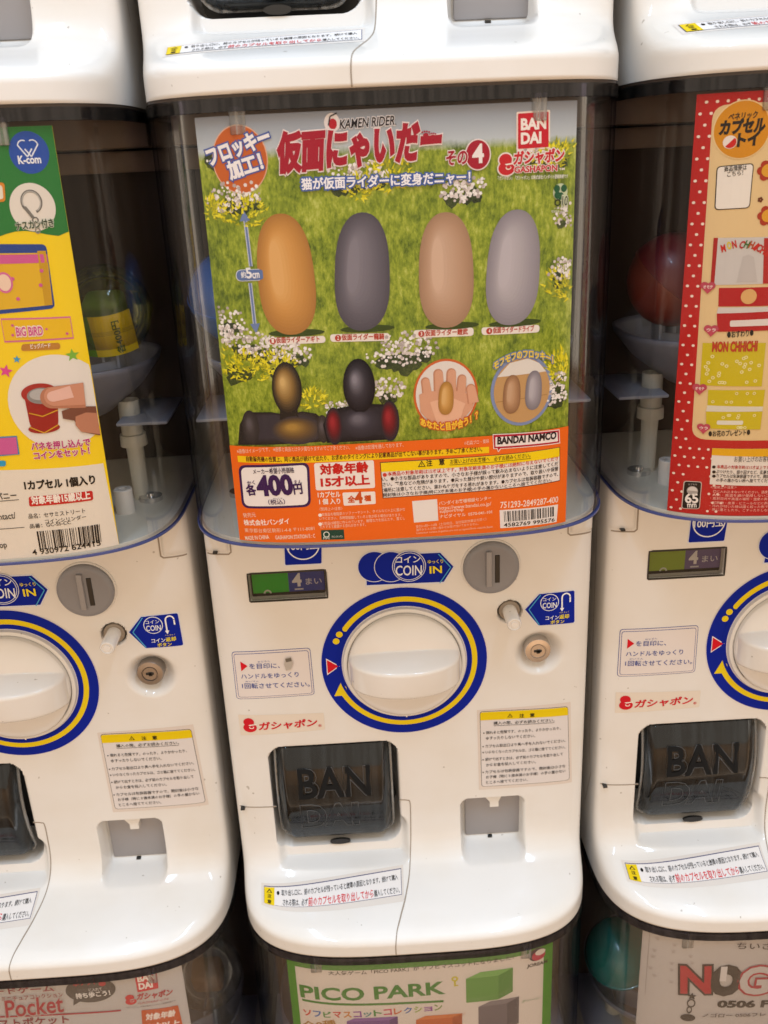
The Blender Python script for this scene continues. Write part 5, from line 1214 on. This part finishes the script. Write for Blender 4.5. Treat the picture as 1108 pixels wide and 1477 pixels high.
for (a, b), t_ in zip((((-0.0972,0.3736), (-0.0814,0.3741)), ((-0.0953,0.3708), (-0.0575,0.3705)), ((-0.0956,0.3684), (-0.0572,0.3680)), ((-0.0968,0.3660), (-0.0570,0.3656)), ((-0.0965,0.3630), (-0.0567,0.3627)), ((-0.0968,0.3606), (-0.0564,0.3602)), ((-0.0966,0.3581), (-0.0561,0.3577))), ('＜使用上の注意＞', '口に入れ込まないでください。過度な負', '火気・高温を避け使用しないこと。', '・直射日光や高温の場所・湿度の高い所', '・印刷物・皮革・ビニールなどに長時間', '・汚れが付いた時は固く絞った布で軽く', '・床に落としたり、こすったりしないで')): P.text(t_, 'E8C0B0', a, b, .0020, .0, 3, res=1)
P.frame((-0.1128,0.3776), (-0.1024,0.3781), (-0.1024,0.3587), (-0.1130,0.3577), 'C8B8AC', '1C1612', .0005, 3, .0018)
c = (-0.1076,0.3713); P.disc(c, .0032, 'A8A098', 6, n=20); P.disc(c, .0028, 'D8D0C8', 7, a0=0, a1=180, n=14); P.text('65', 'EDE6DE', (-0.1109,0.3624), (-0.1038,0.3633), .0062, .03, 6); P.text('mm', 'EDE6DE', (-0.1096,0.3592), (-0.1045,0.3599), .0026, .02, 6); P.text('カプセル', 'C8C0B8', (-0.1102,0.3748), (-0.1051,0.3754), .0013, .0, 6, res=1)
P.build('caution_lines', K)

# ================= lower row cards
K = card(1, 0, 'green bordered white card of the lower centre window', -0.1075, 0.1085, 0.3900, 0.6125, ink('3E8A22'))
P = new()
P.rect((-.1010, .6040), (.1005, .6050), (.1005, .3950), (-.1010, .3950), 'DCD2C8', 1)
P.text('大人気ゲーム「PICO PARK」が ソフビマスコットになりました！', '2A241E', (-0.0741,0.5991), (0.0749,0.6031), .0045, .012, 2)
P.text('PICO PARK', '2F7C22', (-0.0981,0.5717), (0.0177,0.5743), .0130, .03, 2); P.line([(-0.0977,0.5686), (0.0175,0.5660)], .0024, '2F7C22', 2)
c = (0.0269,0.5893); P.disc((c[0], c[1] - .0), .0028, 'C8BC2C', 2, r0=.0012); P.line([(c[0], c[1] - .002), (c[0], c[1] - .0080)], .0016, 'C8BC2C', 2); P.line([(c[0], c[1] - .0072), (c[0] + .0028, c[1] - .0072)], .0012, 'C8BC2C', 2)
t_ = 'ソフビマスコットコレクション'; cc = ('C83C30', '3C6CB0', '3C8C3C', 'C83C30', 'C8802C', '8C4C9C', '3C8C8C', '3C8C3C', 'C83C60', 'C8602C', '3C6CB0', '8CA82C', '8C4C9C', '6C8C2C')
a, b = Vector((-0.0984,0.5517)), Vector((0.0173,0.5568))
for i, ch in enumerate(t_): P.text(ch, cc[i], tuple(a.lerp(b, i / 14 + .008)), tuple(a.lerp(b, (i + .86) / 14)), .0062 if ch not in 'ッョ' else .0045, .03, 2)
P.text('全8種', 'A8782C', (-0.0980,0.5352), (-0.0704,0.5415), .0095, .02, 2)
P.text('オレンジ', 'B8642C', (0.0188,0.5466), (0.0354,0.5490), .0032, .0, 3); P.text('グリーン', '4A8A3C', (0.0818,0.5533), (0.0976,0.5520), .0032, .0, 3)
P.text('JOREAM', '2A241E', (0.0862,0.5906), (0.1036,0.5889), .0034, .03, 2)
c = (0.0948,0.6018); P.disc(c, .0072, '34303A', 2, .0066); P.disc((c[0] + .0012, c[1] - .0015), .0058, 'B83450', 3, .0050); P.disc((c[0] + .0026, c[1] + .0018), .0044, 'E2D8D0', 4, .0030)
P.build('game_lettering', K)
P = new()      # plain cubes of the product photo
def cube(a, w, h, d, c1, c2, c3, lay=2):
    x, z = a
    P.poly([(x, z), (x + w, z), (x + w, z - h), (x, z - h)], c1, lay); P.poly([(x, z), (x + d, z + d * .5), (x + w + d, z + d * .5), (x + w, z)], c2, lay); P.poly([(x + w, z), (x + w + d, z + d * .5), (x + w + d, z - h + d * .5), (x + w, z - h)], c3, lay)
cube((0.0359,0.5885), .0265, .0260, .0120, '5A9440', '74AC58', '4A8436', 3); cube((0.0458,0.5566), .0240, .0300, .0100, '6A6268', '7E767A', '544E54', 2)
cube((-0.0625,0.5492), .0350, .0260, .0070, '744C8C', '8A60A0', '5C3A74', 3); cube((-0.0057,0.5473), .0300, .0260, .0080, 'C0602C', 'D07840', 'A44C20', 3)
P.build('cube_photo', K)

K = card(0, 0, 'silver card with red script lettering in the lower left window', -0.1083, 0.1080, 0.3900, 0.6147, ink('C2BFBE'))
P = new()
for j in range(10):
    for i in range(34): P.disc((-.005 + .0026 * i, .6080 - .0030 * j), .0007, 'C4BEB4', 1, n=6)
maker_square(P, (0.0731,0.6146), (0.0900,0.6145), (0.0891,0.5944), (0.0731,0.5947), 3, None)
gasha_mark(P, (0.0663,0.5882), .0052, 3, white='C2BFBE'); P.text('ガシャポン', 'B41C2C', (0.0714,0.5866), (0.0983,0.5832), .0068, .04, 3, shear=.12); P.text('GASHAPON', 'B45058', (0.0714,0.5819), (0.0947,0.5794), .0022, .0, 3, res=1); P.text('「ガシャポン」は株式会社バンダイの登録商標です', '55504C', (0.0619,0.5794), (0.1000,0.5751), .0018, .0, 3, res=1)
P.rect((0.0732,0.5751), (0.1011,0.5704), (0.1024,0.5403), (0.0710,0.5467), 'C4521C', 3, .0012); P.text('対象年齢', 'F2E8E0', (0.0754,0.5636), (0.0977,0.5603), .0068, .045, 4); P.text('8才以上', 'F2E8E0', (0.0746,0.5527), (0.0995,0.5479), .0072, .045, 4)
P.text('ボードゲーム', '8C2C3C', (-0.0480,0.6048), (0.0094,0.6047), .0066, .03, 3, stroke=(('C4BEB8', .1),)); P.text('ミニチュアコレクション', '8C2C3C', (-0.0329,0.5973), (0.0154,0.5982), .0046, .015, 3, stroke=(('C4BEB8', .09),))
P.text('Pocket', 'A82034', (-0.0329,0.5801), (0.0145,0.5826), .0175, .015, 4, stroke=(('B8B0AC', .06),), shear=.25); P.line([(-0.0437,0.5811), (0.0578,0.5783)], .0016, 'A82034', 4); P.text('トラストポケット', '8C2434', (-0.0575,0.5690), (0.0156,0.5696), .0088, .02, 4, shear=.1)
c = (0.0375,0.6029); P.disc(c, .0195, '4A4644', 3, .0130); P.poly([(c[0] - .014, c[1] - .006), (c[0] - .008, c[1] - .010), (c[0] - .016, c[1] - .015)], '4A4644', 3)
P.text('ポケット', 'C82834', (0.0253,0.6084), (0.0439,0.6090), .0052, .04, 5); P.disc((0.0476,0.6088), .0028, 'B42430', 5, .0026); P.text('に入れて', 'D8D4D0', (0.0362,0.6016), (0.0465,0.6016), .0034, .02, 5); P.text('持ち歩こう！', 'ECE8E4', (0.0253,0.5951), (0.0522,0.5959), .0056, .035, 5)
P.build('script_lettering', K)

K = card(2, 0, 'silver card with red and black lettering and pale paw prints in the lower right window', -0.1165, 0.1083, 0.3900, 0.6156, ink('BEB8B4'))
P = new()
P.text('ちいさな', '2A2624', (-0.0454,0.6014), (-0.0066,0.5981), .0066, .01, 3, stroke=(('BCB4B0', .07),))
for ch, a, b, c1, c2, lay in (('N', (-0.0848,0.5532), (-0.0629,0.5547), '2A2220', 'B01C2C', 4), ('O', (-0.0619,0.5544), (-0.0403,0.5536), '2A2624', '34302E', 5), ('G', (-0.0391,0.5535), (-0.0165,0.5523), 'A82434', 'C4BEBA', 6)):
    P.text(ch, c2, a, b, .0275, .035, lay, stroke=((c1, .085),))
c = ((-0.0536,0.5755)); P.rect((c[0] - .0026, c[1] + .0080), (c[0] + .0026, c[1] + .0080), (c[0] + .0026, c[1] - .0080), (c[0] - .0026, c[1] - .0080), 'C8C0BA', 9)
P.text('0506 F', '2A2624', (-0.0549,0.5381), (-0.0129,0.5357), .0070, .05, 3); P.text('ノゴロー 0506フレ', '2A2624', (-0.0664,0.5270), (-0.0142,0.5256), .0044, .01, 3, stroke=(('C4BCB8', .07),))
c = (-0.0766,0.5449); P.disc((c[0], c[1] - .003), .0035, '4A4644', 4, .0048, r0=.0024, n=24); P.disc((c[0] - .001, c[1] - .0105), .0022, '4A4644', 4, .0042, r0=.0013, n=20); P.poly([(c[0] + .004 * (1 if i % 2 == 0 else .45) * math.sin(i * .628), c[1] + .0048 + .004 * (1 if i % 2 == 0 else .45) * math.cos(i * .628)) for i in range(10)], '2A2624', 5); P.disc((c[0] - .0015, c[1] - .0195), .0060, '34302E', 4, .0040)
for j in range(14):
    x, z = -.1075 + .014 * (j % 3) + rnd.uniform(-.002, .002), .605 - .010 * (j // 3) - .003 * (j % 2)
    P.disc((x, z), .0013, 'ACA5A1', 1, .0011, n=10)
    for q in (-1.2, -.4, .4, 1.2): P.disc((x + .0012 * q, z + .0019 - abs(q) * .0004), .0005, 'ACA5A1', 1, n=8)
for j in range(60): P.disc((-.1118, .6135 - .0012 * j), .00028, '2A2624', 1, n=6)
P.build('red_black_lettering', K)

# ---------------------------------------------------------------- capsules seen through the clear corners
def capsule(col, row, x, y, z, label, top, low, r=0.0325, tag=None, item=None, rot=0.0):
    t = empty('toy_capsule', ((col - 1) * 0.30 + x, y, 0.05 + row * HT + z), label, 'toy capsule', 'round toy capsules inside the machines')
    t.rotation_euler = (0.35, rot, 0.0)
    def half(a0, a1, rr, mat, name):
        prof = [(max(rr * math.cos(math.radians(a0 + (a1 - a0) * i / 14)), 0.0001), rr * math.sin(math.radians(a0 + (a1 - a0) * i / 14))) for i in range(15)]
        bm = lathe(prof, 40, 'Z', cap=False); link(name, from_bm(name, bm, mat), t)
    half(0, 90, r, top, 'upper_half'); half(-90, 0, r * 0.985, low, 'lower_half')
    link('seam_ring', from_bm('seam_ring', lathe([(r * .985, -.0014), (r * 1.02, -.0012), (r * 1.02, .0012), (r * .985, .0014)], 40, 'Z', cap=False), low), t)
    if item: link('inner_toy', from_bm('inner_toy', bevel_box(-.014, .014, -.012, .012, -.016, .012, .005, 3), item), t)
    if tag:
        P = Print(lambda x, z: -math.sqrt(max(1e-6, (r * .93) ** 2 - x * x - z * z * .3)), 0)
        f = bil((-.024, .012), (.022, .012), (.022, -.020), (-.024, -.020))
        for i in range(12):
            P.rect(f(i / 12, 0), f((i + 1) / 12, 0), f((i + 1) / 12, 1), f(i / 12, 1), 'F2DC1C' if i > 4 else '70B030', 1)
        P.text('各400円', '3C6420', f(.84, .95), f(.84, .15), .0050, .02, 3); P.build('price_slip', t)
    return t
C1 = clear_mat('capsule_yellow', (0.93, 0.93, 0.60, 1), (0.45, 0.47, 0.14, 1), haze=0.06, hcol=(0.5, 0.5, 0.15, 1), streak=0)
C2 = clear_mat('capsule_clear', (0.82, 0.82, 0.80, 1), (0.35, 0.35, 0.36, 1), haze=0.05, streak=0)
blueC = pmat('capsule_blue', (0.02, 0.10, 0.35), 0.2, coat=.5); redC = pmat('capsule_red', (0.15, 0.010, 0.014), 0.4, coat=.1); orangeC = pmat('capsule_orange', (0.20, 0.030, 0.015), 0.4, coat=.1); tealC = pmat('capsule_teal', (0.01, 0.22, 0.20), 0.25, coat=.4); brownC = pmat('capsule_toy_brown', (0.30, 0.17, 0.09), 0.5); greenC = pmat('capsule_toy_green', (0.12, 0.2, 0.03), 0.5)
capsule(0, 1, .1010, .040, .4930, 'clear yellow toy capsule with a price slip beside the green and yellow card', C1, C1, tag=True, item=greenC)
capsule(1, 1, -.1060, .030, .5000, 'deep blue toy capsule at the left edge of the meadow card', blueC, blueC, item=None)
capsule(2, 1, -.0990, .032, .4960, 'glossy red toy capsule at the left edge of the polka dot card', redC, orangeC, rot=.6)
capsule(0, 0, .1030, .040, .4950, 'clear toy capsule with a brown toy inside, behind the lower left card', C2, C2, item=brownC)
capsule(2, 0, -.1060, .034, .4930, 'teal toy capsule at the edge of the lower right card', tealC, tealC, rot=-.3)
capsule(1, 0, .1040, .040, .4950, 'smoky clear toy capsule at the right edge of the green bordered card', C2, C2, item=brownC, rot=.4)

# ---------------------------------------------------------------- floor and wall of the shop
def sheet(name, v, mat):
    o = link(name, mesh(name, v, [(0, 1, 2, 3)], mat, smooth=False)); o['kind'] = 'structure'; return o
sheet('floor', [(-5, -5, 0), (5, -5, 0), (5, 1.2, 0), (-5, 1.2, 0)], M['wood_floor'])
sheet('back_wall', [(-5, 0.34, 0.004), (5, 0.34, 0.004), (5, 0.34, 3.0), (-5, 0.34, 3.0)], M['dark_wall'])
for c in range(3):
    b = link('stack_plinth', from_bm('stack_plinth', bevel_box((c - 1) * .3 - .142, (c - 1) * .3 + .142, .02, .29, .002, .0495, .003, 2), M['grey_plastic']))
    b['label'] = ['grey plinth under the left stack of machines', 'grey plinth under the centre stack of machines', 'grey plinth under the right stack of machines'][c]; b['category'] = 'plinth'; b['group'] = 'plinths under the machine stacks'
